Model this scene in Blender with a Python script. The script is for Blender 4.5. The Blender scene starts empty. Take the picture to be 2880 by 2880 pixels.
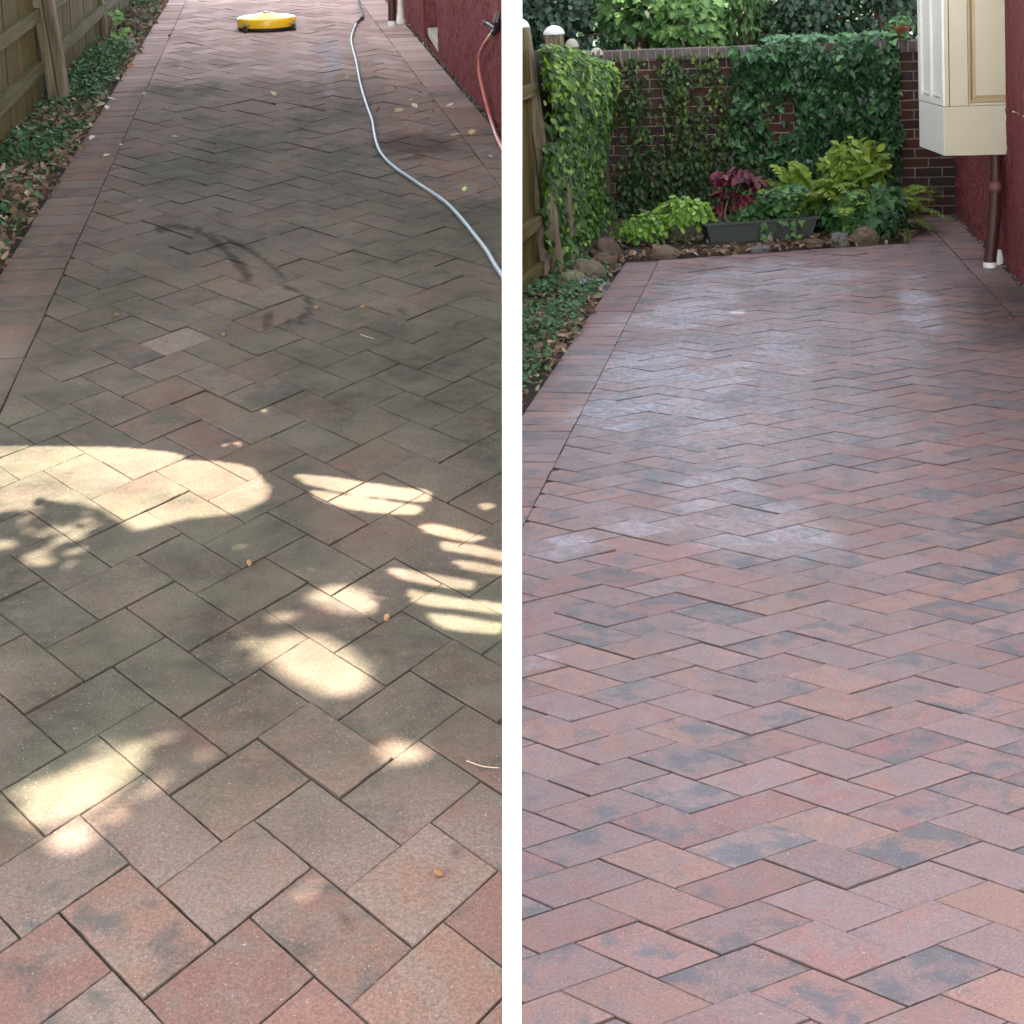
import bpy, bmesh, math, random
import numpy as np
from mathutils import Vector, Matrix, noise, Euler
random.seed(7)
R = math.radians
S = bpy.context.scene
COL = S.collection

# ------------------------------------------------------------------ camera, sky, sun, exposure
CAM_H = 2.0326
cam = bpy.data.cameras.new('camera')
cam.sensor_width = 36.0
cam.lens = 60.0
cam.shift_y = -0.3264
cam.clip_start = 0.05
cam.clip_end = 400
camo = bpy.data.objects.new('camera', cam)
camo.location = (0, 0, CAM_H)
camo.rotation_euler = (R(90 - 6.2404), 0, 0)
COL.objects.link(camo)
S.camera = camo

SUN_TRAVEL = Vector((0.35, 0.75, -1.0)).normalized()
W = bpy.data.worlds.new('World')
S.world = W
W.use_nodes = True
wn = W.node_tree
sky = wn.nodes.new('ShaderNodeTexSky')
sky.sky_type = 'NISHITA'
sky.sun_disc = False
sky.sun_elevation = math.asin(-SUN_TRAVEL.z)
sky.sun_rotation = math.atan2(-SUN_TRAVEL.x, -SUN_TRAVEL.y)
sky.air_density = 1.0
sky.dust_density = 1.5
hs_ = wn.nodes.new('ShaderNodeHueSaturation')
hs_.inputs['Saturation'].default_value = 0.32
wn.links.new(sky.outputs[0], hs_.inputs['Color'])
wn.links.new(hs_.outputs[0], wn.nodes['Background'].inputs[0])
wn.nodes['Background'].inputs[1].default_value = 0.15
sl = bpy.data.lights.new('sun', 'SUN')
sl.energy = 5.0
sl.angle = R(0.5)
sl.color = (1.0, 0.89, 0.74)
so = bpy.data.objects.new('sun', sl)
so.rotation_euler = SUN_TRAVEL.to_track_quat('-Z', 'Y').to_euler()
so.location = (0, 0, 20)
COL.objects.link(so)
S.view_settings.view_transform = 'Standard'
S.view_settings.look = 'None'
S.view_settings.exposure = 3.1
S.view_settings.gamma = 1.0
S.view_settings.use_curve_mapping = False
S.cycles.max_bounces = 8
S.cycles.diffuse_bounces = 5
S.cycles.transparent_max_bounces = 12

# ------------------------------------------------------------------ frames of the two yards
ML = Matrix(((0.992242, -0.122681, -0.02015, 0.035765),
             (0.120218, 0.988093, -0.096024, 0.170437),
             (0.03169, 0.092856, 0.995175, 0.266235), (0, 0, 0, 1)))
MR = Matrix(((0.979848, 0.195187, -0.042424, 0.086155),
             (-0.195367, 0.98073, -0.000087, 0.000176),
             (0.04159, 0.008373, 0.9991, 0.003658), (0, 0, 0, 1)))
MI = Matrix.Identity(4)

# ------------------------------------------------------------------ helpers
def tag(o, label=None, cat=None, group=None, kind=None):
    if label: o['label'] = label
    if cat: o['category'] = cat
    if group: o['group'] = group
    if kind: o['kind'] = kind
    return o

def empty(name, frame, loc=(0, 0, 0), rz=0.0, label=None, cat=None, group=None, rot=None):
    o = bpy.data.objects.new(name, None)
    o.empty_display_size = 0.1
    COL.objects.link(o)
    m = Matrix.Translation(loc) @ (Euler(rot).to_matrix().to_4x4() if rot else Matrix.Rotation(rz, 4, 'Z'))
    o.matrix_world = frame @ m
    return tag(o, label, cat, group)

class MB:
    """collects faces, linked as ONE mesh object; lv is one number per face"""
    def __init__(s):
        s.v = []; s.f = []; s.lv = []; s.mi = []; s.sm = []
        s.m = 0
    def face(s, pts, lv=0.5, smooth=False):
        i = len(s.v)
        s.v.extend([tuple(p) for p in pts])
        s.f.append(tuple(range(i, i + len(pts)))); s.lv.append(lv); s.mi.append(s.m); s.sm.append(smooth)
    def grid(s, rows, lv=0.5, smooth=True, close=False):
        i0 = len(s.v); n = len(rows[0])
        for r in rows: s.v.extend([tuple(p) for p in r])
        for a in range(len(rows) - 1):
            for b in range(n if close else n - 1):
                c = (b + 1) % n
                s.f.append((i0 + a * n + b, i0 + a * n + c, i0 + (a + 1) * n + c, i0 + (a + 1) * n + b))
                s.lv.append(lv); s.mi.append(s.m); s.sm.append(smooth)
    def box(s, lo, hi, rot=None, origin=(0, 0, 0), lv=0.5, bev=0.0):
        (x0, y0, z0), (x1, y1, z1) = lo, hi
        if bev > 0:
            bm = bmesh.new(); bmesh.ops.create_cube(bm, size=1.0)
            for v in bm.verts:
                v.co = Vector(((x0 + x1) / 2 + v.co.x * (x1 - x0), (y0 + y1) / 2 + v.co.y * (y1 - y0), (z0 + z1) / 2 + v.co.z * (z1 - z0)))
            bmesh.ops.bevel(bm, geom=bm.edges[:], offset=bev, segments=2, affect='EDGES', profile=0.6)
            s.bm(bm, rot, origin, lv); return
        c = [Vector(p) for p in ((x0, y0, z0), (x1, y0, z0), (x1, y1, z0), (x0, y1, z0), (x0, y0, z1), (x1, y0, z1), (x1, y1, z1), (x0, y1, z1))]
        if rot is not None: c = [rot @ p for p in c]
        c = [p + Vector(origin) for p in c]
        for q in ((0, 3, 2, 1), (4, 5, 6, 7), (0, 1, 5, 4), (1, 2, 6, 5), (2, 3, 7, 6), (3, 0, 4, 7)):
            s.face([c[k] for k in q], lv)
    def bm(s, bm, rot=None, origin=(0, 0, 0), lv=0.5, smooth=False):
        i0 = len(s.v); bm.verts.index_update()
        for v in bm.verts:
            p = v.co.copy()
            if rot is not None: p = rot @ p
            s.v.append(tuple(p + Vector(origin)))
        for f in bm.faces:
            s.f.append(tuple(i0 + v.index for v in f.verts)); s.lv.append(lv); s.mi.append(s.m); s.sm.append(smooth)
        bm.free()
    def tube(s, pts, rad, seg=8, lv=0.5, cap=True):
        pts = [Vector(p) for p in pts]
        if not hasattr(rad, '__len__'): rad = [rad] * len(pts)
        rows = []; a = None
        for k, p in enumerate(pts):
            t = (pts[min(k + 1, len(pts) - 1)] - pts[max(k - 1, 0)]).normalized()
            if a is None: a = t.orthogonal()
            a = a - t * a.dot(t)
            if a.length < 1e-4: a = t.orthogonal()
            a.normalize(); b = t.cross(a)
            rows.append([p + (a * math.cos(2 * math.pi * j / seg) + b * math.sin(2 * math.pi * j / seg)) * rad[k] for j in range(seg)])
        s.grid(rows, lv, True, True)
        if cap:
            s.face(rows[0][::-1], lv); s.face(rows[-1], lv)
    def lathe(s, prof, seg=32, origin=(0, 0, 0), lv=0.5, rot=None):
        rows = []
        for r, z in prof:
            row = [Vector((r * math.cos(2 * math.pi * j / seg), r * math.sin(2 * math.pi * j / seg), z)) for j in range(seg)]
            if rot is not None: row = [rot @ p for p in row]
            rows.append([p + Vector(origin) for p in row])
        s.grid(rows, lv, True, True)
        s.face(rows[0][::-1], lv); s.face(rows[-1], lv)
    def build(s, name, mats, parent=None, frame=None, loc=None, rz=0.0):
        me = bpy.data.meshes.new(name)
        me.from_pydata(s.v, [], s.f)
        if not isinstance(mats, (list, tuple)): mats = [mats]
        for m in mats: me.materials.append(m)
        me.polygons.foreach_set('material_index', s.mi)
        me.polygons.foreach_set('use_smooth', s.sm)
        at = me.attributes.new('lv', 'FLOAT', 'FACE')
        at.data.foreach_set('value', s.lv)
        me.update()
        o = bpy.data.objects.new(name, me)
        COL.objects.link(o)
        if parent is not None: o.parent = parent
        elif frame is not None:
            o.matrix_world = frame @ Matrix.Translation(loc or (0, 0, 0)) @ Matrix.Rotation(rz, 4, 'Z')
        return o

def inside(poly, x, y):
    c = False; n = len(poly); j = n - 1
    for i in range(n):
        xi, yi = poly[i]; xj, yj = poly[j]
        if (yi > y) != (yj > y) and x < (xj - xi) * (y - yi) / (yj - yi) + xi: c = not c
        j = i
    return c

def clip(poly, a, b, c):
    """keep the side a*x+b*y+c >= 0"""
    out = []
    for i in range(len(poly)):
        p, q = poly[i], poly[(i + 1) % len(poly)]
        dp = a * p[0] + b * p[1] + c; dq = a * q[0] + b * q[1] + c
        if dp >= 0: out.append(p)
        if (dp >= 0) != (dq >= 0):
            t = dp / (dp - dq); out.append((p[0] + t * (q[0] - p[0]), p[1] + t * (q[1] - p[1])))
    return out

def sstep(a, b, x):
    t = max(0.0, min(1.0, (x - a) / (b - a))); return t * t * (3 - 2 * t)
def nz(x, y, z=0.0, sc=1.0): return noise.noise(Vector((x * sc, y * sc, z)))
def fbm(x, y, z=0.0, sc=1.0): return noise.fractal(Vector((x * sc, y * sc, z)), 0.6, 2.0, 4)

# ------------------------------------------------------------------ materials
class NT:
    def __init__(s, name):
        s.mat = bpy.data.materials.new(name); s.mat.use_nodes = True
        s.t = s.mat.node_tree; s.n = s.t.nodes; s.l = s.t.links
        s.b = s.n['Principled BSDF']; s.out = s.n['Material Output']
    def node(s, typ, **kw):
        n = s.n.new(typ)
        for k, v in kw.items(): setattr(n, k, v)
        return n
    def put(s, sock, v):
        if isinstance(v, bpy.types.NodeSocket): s.l.new(v, sock)
        elif isinstance(v, tuple) and len(v) == 3 and sock.type == 'RGBA': sock.default_value = (*v, 1)
        else: sock.default_value = v
    def attr(s, name, out='Fac'): return s.node('ShaderNodeAttribute', attribute_name=name).outputs[out]
    def math(s, op, a, b=0.0, clampv=False):
        n = s.node('ShaderNodeMath', operation=op, use_clamp=clampv); s.put(n.inputs[0], a); s.put(n.inputs[1], b); return n.outputs[0]
    def vmath(s, op, a, b):
        n = s.node('ShaderNodeVectorMath', operation=op); s.put(n.inputs[0], a); s.put(n.inputs[1], b); return n.outputs[0]
    def noise(s, vec, scale, detail=3.0, rough=0.55, dist=0.0, col=False):
        n = s.node('ShaderNodeTexNoise'); s.put(n.inputs['Vector'], vec)
        n.inputs['Scale'].default_value = scale; n.inputs['Detail'].default_value = detail
        n.inputs['Roughness'].default_value = rough; n.inputs['Distortion'].default_value = dist
        return n.outputs[1 if col else 0]
    def mapr(s, v, a, b, c=0.0, d=1.0, smooth=False):
        n = s.node('ShaderNodeMapRange', interpolation_type='SMOOTHSTEP' if smooth else 'LINEAR')
        s.put(n.inputs[0], v)
        for k, x in zip((1, 2, 3, 4), (a, b, c, d)): s.put(n.inputs[k], x)
        return n.outputs[0]
    def mix(s, f, a, b, mode='MIX'):
        n = s.node('ShaderNodeMix', data_type='RGBA', blend_type=mode)
        s.put(n.inputs[0], f); s.put(n.inputs[6], a); s.put(n.inputs[7], b); return n.outputs[2]
    def ramp(s, f, stops):
        n = s.node('ShaderNodeValToRGB'); s.put(n.inputs[0], f)
        e = n.color_ramp.elements
        while len(e) < len(stops): e.new(0.5)
        for k, (p, c) in enumerate(stops): e[k].position = p; e[k].color = (*c, 1)
        return n.outputs[0]
    def obj(s): return s.node('ShaderNodeTexCoord').outputs['Object']
    def scaled(s, v, sc):
        n = s.node('ShaderNodeMapping'); s.put(n.inputs[0], v); n.inputs['Scale'].default_value = sc; return n.outputs[0]
    def bump(s, h, strength=0.3, dist=0.005):
        n = s.node('ShaderNodeBump'); n.inputs['Strength'].default_value = strength; n.inputs['Distance'].default_value = dist
        s.put(n.inputs['Height'], h); s.put(s.b.inputs['Normal'], n.outputs[0]); return n
    def base(s, c, rough=0.6, spec=0.5, metal=0.0):
        s.put(s.b.inputs['Base Color'], c); s.put(s.b.inputs['Roughness'], rough)
        s.put(s.b.inputs['Specular IOR Level'], spec); s.put(s.b.inputs['Metallic'], metal); return s

def leaf_mat(name, dark, mid, light, rough=0.45, trans=0.25, spec=0.5, mottle=0.25):
    spec *= 0.5
    t = NT(name)
    lv = t.attr('lv')
    c = t.ramp(lv, [(0.0, dark), (0.55, mid), (1.0, light)])
    n = t.noise(t.obj(), 35.0, 2.0)
    c = t.mix(t.mapr(n, 0.35, 0.7, 0.0, mottle), c, dark)
    t.base(c, rough, spec)
    tr = t.node('ShaderNodeBsdfTranslucent'); t.put(tr.inputs[0], t.mix(0.5, c, light))
    m = t.node('ShaderNodeMixShader'); m.inputs[0].default_value = trans
    t.l.new(t.b.outputs[0], m.inputs[1]); t.l.new(tr.outputs[0], m.inputs[2]); t.l.new(m.outputs[0], t.out.inputs[0])
    return t.mat

def paving_mat(name, tan, red, orange, coal, redlo, redhi, coallo, coalhi, dirtc, rough, spec, tone=1.0, edge=0.6, coalamt=0.85):
    t = NT(name)
    bo = t.attr('bo', 'Vector'); br = t.attr('br', 'Vector'); pw = t.attr('pw', 'Vector')
    P = t.obj()
    Q = t.vmath('ADD', P, bo)
    sr = t.node('ShaderNodeSeparateXYZ'); t.put(sr.inputs[0], br)
    sp = t.node('ShaderNodeSeparateXYZ'); t.put(sp.inputs[0], pw)
    n1 = t.noise(Q, 9.0, 3.5, 0.66, 0.2); n2 = t.noise(t.vmath('ADD', Q, (3.1, 7.7, 1.3)), 8.0, 4.0, 0.68, 0.25)
    f1 = t.mapr(t.math('ADD', n1, t.math('MULTIPLY', t.math('SUBTRACT', sr.outputs[0], 0.5), 0.34)), redlo, redhi, 0, 1, True)
    f2 = t.mapr(t.math('ADD', n2, t.math('MULTIPLY', t.math('SUBTRACT', sr.outputs[1], 0.5), 0.22)), coallo, coalhi, 0, 1, True)
    c = t.mix(f1, tan, t.mix(t.math('FRACT', t.math('MULTIPLY', sr.outputs[2], 7.3)), red, orange))
    c = t.mix(t.math('MULTIPLY', f2, coalamt), c, coal)
    c = t.mix(1.0, c, t.ramp(sr.outputs[2], [(0.0, (0.86, 0.86, 0.86)), (1.0, (1.12, 1.12, 1.12))]), 'MULTIPLY')
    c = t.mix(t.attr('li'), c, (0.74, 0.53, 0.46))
    # dirt / algae film
    dn = t.noise(P, 16.0, 5.0, 0.72)
    dn2 = t.noise(P, 3.2, 3.0, 0.6)
    df = t.math('MULTIPLY', sp.outputs[0], t.mapr(t.math('ADD', t.math('MULTIPLY', dn, 0.6), t.math('MULTIPLY', dn2, 0.5)), 0.34, 0.58, 0.58, 1.0))
    c = t.mix(df, c, t.ramp(dn2, [(0.36, dirtc[0]), (0.62, dirtc[1])]))
    # pale lime bloom, with the patio's sky sheen painted into it
    en = t.noise(P, 26.0, 4.0, 0.7)
    c = t.mix(t.math('MULTIPLY', sp.outputs[2], t.mapr(en, 0.36, 0.66, 0.15, 1.0)), c, (0.46, 0.46, 0.53))
    # aggregate grain
    g = t.noise(P, 330.0, 2.0, 0.7); g2 = t.noise(P, 120.0, 2.0, 0.7)
    c = t.mix(t.mapr(g, 0.50, 0.68, 0.0, 0.7), c, t.mix(0.55, c, (0.0, 0.0, 0.0)))
    c = t.mix(t.mapr(g2, 0.35, 0.62, 0.42, 0.0), c, (0.06, 0.055, 0.05))
    wn_ = t.noise(P, 210.0, 1.0, 0.5)
    c = t.mix(t.mapr(wn_, 0.70, 0.76, 0.0, 0.45), c, (0.50, 0.46, 0.43))
    c = t.mix(t.mapr(t.noise(P, 75.0, 1.0, 0.5), 0.79, 0.82, 0.0, 0.5), c, (0.45, 0.42, 0.40))
    if tone != 1.0: c = t.mix(1.0, c, (tone, tone, tone), 'MULTIPLY')
    ed = t.attr('ed')
    c = t.mix(t.mapr(ed, 0.0, 1.0, 0.0, edge), c, (0.035, 0.028, 0.023))
    # damp marks
    wf = t.math('MULTIPLY', sp.outputs[1], 1.0)
    c = t.mix(wf, c, t.mix(0.72, c, (0.018, 0.017, 0.016)))
    ro = t.mapr(dn, 0.3, 0.7, rough - 0.08, rough + 0.1)
    t.base(c, ro, t.mapr(wf, 0, 0.6, spec, 0.04))
    h = t.math('ADD', t.math('MULTIPLY', g2, 0.6), t.math('ADD', t.math('MULTIPLY', g, 0.35), t.math('MULTIPLY', n1, 1.2)))
    t.bump(h, 0.55, 0.0028)
    return t.mat

def wood_mat(name, a, b, c3, axis, algae, rough=0.75, across=38.0):
    t = NT(name)
    P = t.obj()
    lv = t.attr('lv')
    off = t.node('ShaderNodeCombineXYZ'); t.put(off.inputs[0], t.math('MULTIPLY', lv, 37.0)); t.put(off.inputs[1], t.math('MULTIPLY', lv, 11.0)); t.put(off.inputs[2], t.math('MULTIPLY', lv, 23.0))
    P = t.vmath('ADD', P, off.outputs[0])
    sc = [across, across, across]; sc[axis] = 1.6
    n = t.noise(t.scaled(P, tuple(sc)), 1.0, 5.0, 0.7, 0.8)
    n2 = t.noise(P, 3.0, 3.0)
    c = t.ramp(n, [(0.30, a), (0.52, b), (0.72, c3)])
    c = t.mix(t.mapr(n2, 0.38, 0.68, 0.0, algae[1]), c, algae[0])
    c = t.mix(1.0, c, t.ramp(lv, [(0.0, (0.78, 0.78, 0.78)), (1.0, (1.15, 1.15, 1.15))]), 'MULTIPLY')
    t.base(c, rough, 0.08)
    t.bump(n, 0.6, 0.005)
    return t.mat

def plain(name, c, rough=0.5, spec=0.5, metal=0.0, var=0.18, sc=14.0, dirt=None, bump=0.0, bsc=60.0):
    t = NT(name)
    P = t.obj()
    n = t.noise(P, sc, 4.0, 0.65)
    col = t.mix(t.mapr(n, 0.3, 0.7, var, 0.0), c, dirt or tuple(x * 0.45 for x in c))
    t.base(col, t.mapr(n, 0.3, 0.7, min(1, rough + 0.08), max(0.05, rough - 0.06)), spec, metal)
    if bump: t.bump(t.noise(P, bsc, 4.0, 0.6), bump, 0.004)
    return t.mat

M = {}
M['pave_dirty'] = paving_mat('dirty_brick_paving', (0.250, 0.178, 0.148), (0.262, 0.138, 0.114), (0.268, 0.162, 0.120), (0.092, 0.090, 0.090), 0.40, 0.68, 0.53, 0.71,
                             ((0.047, 0.045, 0.031), (0.124, 0.112, 0.078)), 0.85, 0.10, 0.80, 0.70, 0.70)
M['pave_clean'] = paving_mat('clean_brick_paving', (0.208, 0.130, 0.127), (0.230, 0.100, 0.096), (0.275, 0.146, 0.114), (0.070, 0.079, 0.100), 0.42, 0.66, 0.51, 0.68,
                             ((0.10, 0.075, 0.068), (0.15, 0.12, 0.108)), 0.56, 0.30, 0.90, 0.70, 0.80)
t = NT('joint_sand'); P = t.obj(); n = t.noise(P, 5.0, 4.0, 0.7); g = t.noise(P, 260.0, 2.0)
c = t.ramp(n, [(0.35, (0.040, 0.036, 0.024)), (0.52, (0.085, 0.072, 0.050)), (0.66, (0.19, 0.175, 0.15))])
t.base(t.mix(t.mapr(g, 0.4, 0.7, 0, 0.5), c, (0.12, 0.10, 0.08)), 0.9, 0.2); t.bump(g, 0.6, 0.003); M['joint'] = t.mat
t = NT('joint_dark'); P = t.obj(); g = t.noise(P, 260.0, 2.0); n = t.noise(P, 4.0, 3.0)
t.base(t.mix(t.mapr(n, 0.4, 0.7, 0, 1), (0.060, 0.042, 0.036), (0.105, 0.078, 0.064)), 0.9, 0.2); t.bump(g, 0.6, 0.003); M['joint_dark'] = t.mat
t = NT('soil'); P = t.obj(); g = t.noise(P, 90.0, 5.0, 0.7); n = t.noise(P, 7.0, 4.0)
c = t.ramp(g, [(0.3, (0.012, 0.009, 0.007)), (0.55, (0.040, 0.030, 0.022)), (0.75, (0.085, 0.066, 0.050))])
t.base(c, 0.95, 0.2); t.bump(t.math('ADD', g, n), 0.9, 0.02); M['soil'] = t.mat
t = NT('pale_ground'); P = t.obj(); n = t.noise(P, 1.5, 5.0, 0.7); t.base(t.mix(n, (0.24, 0.22, 0.19), (0.36, 0.34, 0.30)), 0.9, 0.2); M['ground'] = t.mat  # unseen ground, coloured pale to bounce light into the yards
M['white_paint'] = plain('white_paint', (0.90, 0.90, 0.90), 0.5, 0.4, var=0.02)

# ------------------------------------------------------------------ ground
g = MB(); g.face([(-150, -150, -0.45), (150, -150, -0.45), (150, 150, -0.45), (-150, 150, -0.45)])
tag(g.build('ground', M['ground'], frame=MI), kind='structure')

# brick paving -------------------------------------------------------
class Paver:
    def __init__(s): s.v = []; s.f = []; s.bo = []; s.br = []; s.pw = []; s.ed = []; s.li = []
    def brick(s, poly, paint, clipped, warm=lambda x, y: 0.0, lift=None, thick=0.03, gap=0.0014, cham=0.0024, nx=8, ny=6, jit=0.0012):
        """poly: corners in yard xy, counter-clockwise"""
        n = len(poly)
        cx = sum(p[0] for p in poly) / n; cy = sum(p[1] for p in poly) / n
        ar = 0.5 * sum(poly[i][0] * poly[(i + 1) % n][1] - poly[(i + 1) % n][0] * poly[i][1] for i in range(n))
        if ar < 0: poly = poly[::-1]; ar = -ar
        if ar < 0.0012: return
        bo = (random.uniform(-40, 40), random.uniform(-40, 40), random.uniform(-40, 40))
        br = (random.random() + warm(cx, cy), random.random(), random.random())
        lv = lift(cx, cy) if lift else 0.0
        z0 = random.gauss(0, jit); tx = random.gauss(0, 0.006); ty = random.gauss(0, 0.006)
        ed = min(math.hypot(poly[i][0] - poly[(i + 1) % n][0], poly[i][1] - poly[(i + 1) % n][1]) for i in range(n))
        def off(d):
            d = min(d, ed * 0.2); out = []
            for i in range(n):
                a, b, c = poly[i - 1], poly[i], poly[(i + 1) % n]
                e1 = Vector((b[0] - a[0], b[1] - a[1])); e2 = Vector((c[0] - b[0], c[1] - b[1]))
                if e1.length < 1e-6 or e2.length < 1e-6: out.append(b); continue
                n1 = Vector((-e1.y, e1.x)).normalized(); n2 = Vector((-e2.y, e2.x)).normalized()
                k = n1 + n2; k = k / max(0.35, 1 + n1.dot(n2))
                out.append((b[0] + k.x * d, b[1] + k.y * d))
            return out
        gp = gap * random.uniform(0.6, 1.5)
        outer = off(gp); inner = off(gp + cham)
        def Z(x, y): return z0 + tx * (x - cx) + ty * (y - cy)
        base = len(s.v)
        def add(x, y, z, e=0.0):
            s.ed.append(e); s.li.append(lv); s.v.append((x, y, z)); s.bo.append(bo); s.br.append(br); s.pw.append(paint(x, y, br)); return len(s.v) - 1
        if not clipped and n == 4:
            A, B, C, D = inner
            idx = [[add(*(lambda u, w: ((A[0] * (1 - u) + B[0] * u) * (1 - w) + (D[0] * (1 - u) + C[0] * u) * w,
                                        (A[1] * (1 - u) + B[1] * u) * (1 - w) + (D[1] * (1 - u) + C[1] * u) * w))(i / nx, j / ny), 0.0)
                    for i in range(nx + 1)] for j in range(ny + 1)]
            for row in idx:
                for k in row:
                    x, y, _ = s.v[k]; s.v[k] = (x, y, Z(x, y) + 0.0009 * nz(x, y, bo[0], 22))
            for j in range(ny):
                for i in range(nx): s.f.append((idx[j][i], idx[j][i + 1], idx[j + 1][i + 1], idx[j + 1][i]))
            ring = [idx[0][i] for i in range(nx)] + [idx[j][nx] for j in range(ny)] + [idx[ny][i] for i in range(nx, 0, -1)] + [idx[j][0] for j in range(ny, 0, -1)]
            a, b, c, d = outer; par = []
            for (p, q, m) in ((a, b, nx), (b, c, ny), (c, d, nx), (d, a, ny)):
                par += [(p[0] + (q[0] - p[0]) * k / m, p[1] + (q[1] - p[1]) * k / m) for k in range(m)]
        else:
            ring = [add(x, y, Z(x, y)) for x, y in inner]
            k0 = add(sum(p[0] for p in inner) / n, sum(p[1] for p in inner) / n, z0)
            for i in range(n): s.f.append((ring[i], ring[(i + 1) % n], k0))
            par = outer
        low = [add(x + random.gauss(0, 0.0008), y + random.gauss(0, 0.0008), Z(x, y) - cham * 0.8, 1.0) for x, y in par]
        bot = [add(x, y, -thick, 1.0) for x, y in par]
        m = len(ring)
        for i in range(m):
            k = (i + 1) % m
            s.f.append((low[i], low[k], ring[k], ring[i])); s.f.append((bot[i], bot[k], low[k], low[i]))
    def build(s, name, mat, frame):
        me = bpy.data.meshes.new(name); me.from_pydata(s.v, [], s.f); me.materials.append(mat)
        for nm, d in (('bo', s.bo), ('br', s.br), ('pw', s.pw)):
            at = me.attributes.new(nm, 'FLOAT_VECTOR', 'POINT'); at.data.foreach_set('vector', np.array(d, dtype=np.float32).ravel())
        at = me.attributes.new('ed', 'FLOAT', 'POINT'); at.data.foreach_set('value', s.ed)
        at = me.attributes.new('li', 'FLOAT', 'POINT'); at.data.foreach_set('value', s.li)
        me.update(); o = bpy.data.objects.new(name, me); COL.objects.link(o); o.matrix_world = frame
        return tag(o, kind='structure')

def herring(B, planes, paint, pv, ymax, warm=lambda x, y: 0.0, lift=None):
    Lr = 1.5
    for a in range(-160, 160):
        for b in range(-90, 90):
            ou, ov = -a + b * Lr, a + b * Lr
            for (u0, v0, u1, v1) in ((0, 0, Lr, 1), (Lr, 0, Lr + 1, Lr)):
                q = [(ou + u0, ov + v0), (ou + u1, ov + v0), (ou + u1, ov + v1), (ou + u0, ov + v1)]
                p = [(B[0][0] * u + B[0][1] * v + B[0][2], B[1][0] * u + B[1][1] * v + B[1][2]) for u, v in q]
                cy = sum(k[1] for k in p) / 4; cx = sum(k[0] for k in p) / 4
                if cy < 0.5 or cy > ymax or abs(cx) > 4: continue
                r = p; cl = False
                for pl in planes:
                    if all(pl[0] * k[0] + pl[1] * k[1] + pl[2] >= 0 for k in r): continue
                    r = clip(r, *pl); cl = True
                    if len(r) < 3: break
                if len(r) < 3: continue
                fine = cy < 5.5
                pv.brick(r, paint, cl, warm=warm, lift=lift, nx=12 if fine else 9, ny=8 if fine else 6)

BL = ((0.106243, 0.106243, -0.318475), (0.123589, -0.164665, 2.676138))
BR = ((0.126516, 0.126516, -0.44117), (0.102994, -0.074849, 3.823145))
HALF = 0.0129                                      # half thickness of the added white divider between the yards
def xin_L(y): return -1.01 - 0.0185 * (y - 5.73)
def xout_L(y): return -1.30 - 0.0122 * (y - 7.55)
def xr_L(y): return 0.92 - 0.038 * (y - 8.43)
def xw_L(y): return 1.109 - 0.0324 * (y - 10.18)   # foot of the red wall
def xin_R(y): return -1.30 - 0.0287 * (y - 6.87)
def xout_R(y): return -1.61 - 0.0204 * (y - 7.95)
def xr_R(y): return 0.85 - 0.085 * (y - 10.61)
def xw_R(y): return 0.984 - 0.0724 * (y - 12.12)
DIVL = (-0.992242, 0.122681, -0.035765 - HALF)     # left of the white divider (left yard)
DIVR = (0.979848, 0.195187, 0.086155 - HALF)       # right of it (right yard)

def seg_d(px, py, pts):
    best = 9.0
    for (ax, ay), (bx, by) in zip(pts[:-1], pts[1:]):
        dx, dy = bx - ax, by - ay; t = max(0, min(1, ((px - ax) * dx + (py - ay) * dy) / (dx * dx + dy * dy)))
        best = min(best, math.hypot(px - ax - t * dx, (py - ay - t * dy) * 0.30))
    return best
STAIN = [(-0.704, 7.70), (-0.621, 7.72), (-0.527, 7.62), (-0.452, 7.44), (-0.378, 7.2), (-0.316, 6.96), (-0.275, 6.74)]
STAIN_B = [(-0.527, 7.62), (-0.407, 7.47), (-0.284, 7.21), (-0.189, 6.93), (-0.133, 6.72)]
DRIPS = [(-0.122, 6.557), (-0.08, 6.509), (-0.044, 6.394), (-0.03, 6.3), (-0.032, 6.22), (-0.045, 6.166), (-0.057, 6.13), (-0.07, 6.09), (-0.182, 6.157), (-0.109, 6.06), (-0.19, 6.04), (0.31, 6.13), (-0.10, 6.53)]
DROPS = [((0.2, 2.70), 0.016), ((0.0, 2.54), 0.011)]

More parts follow.
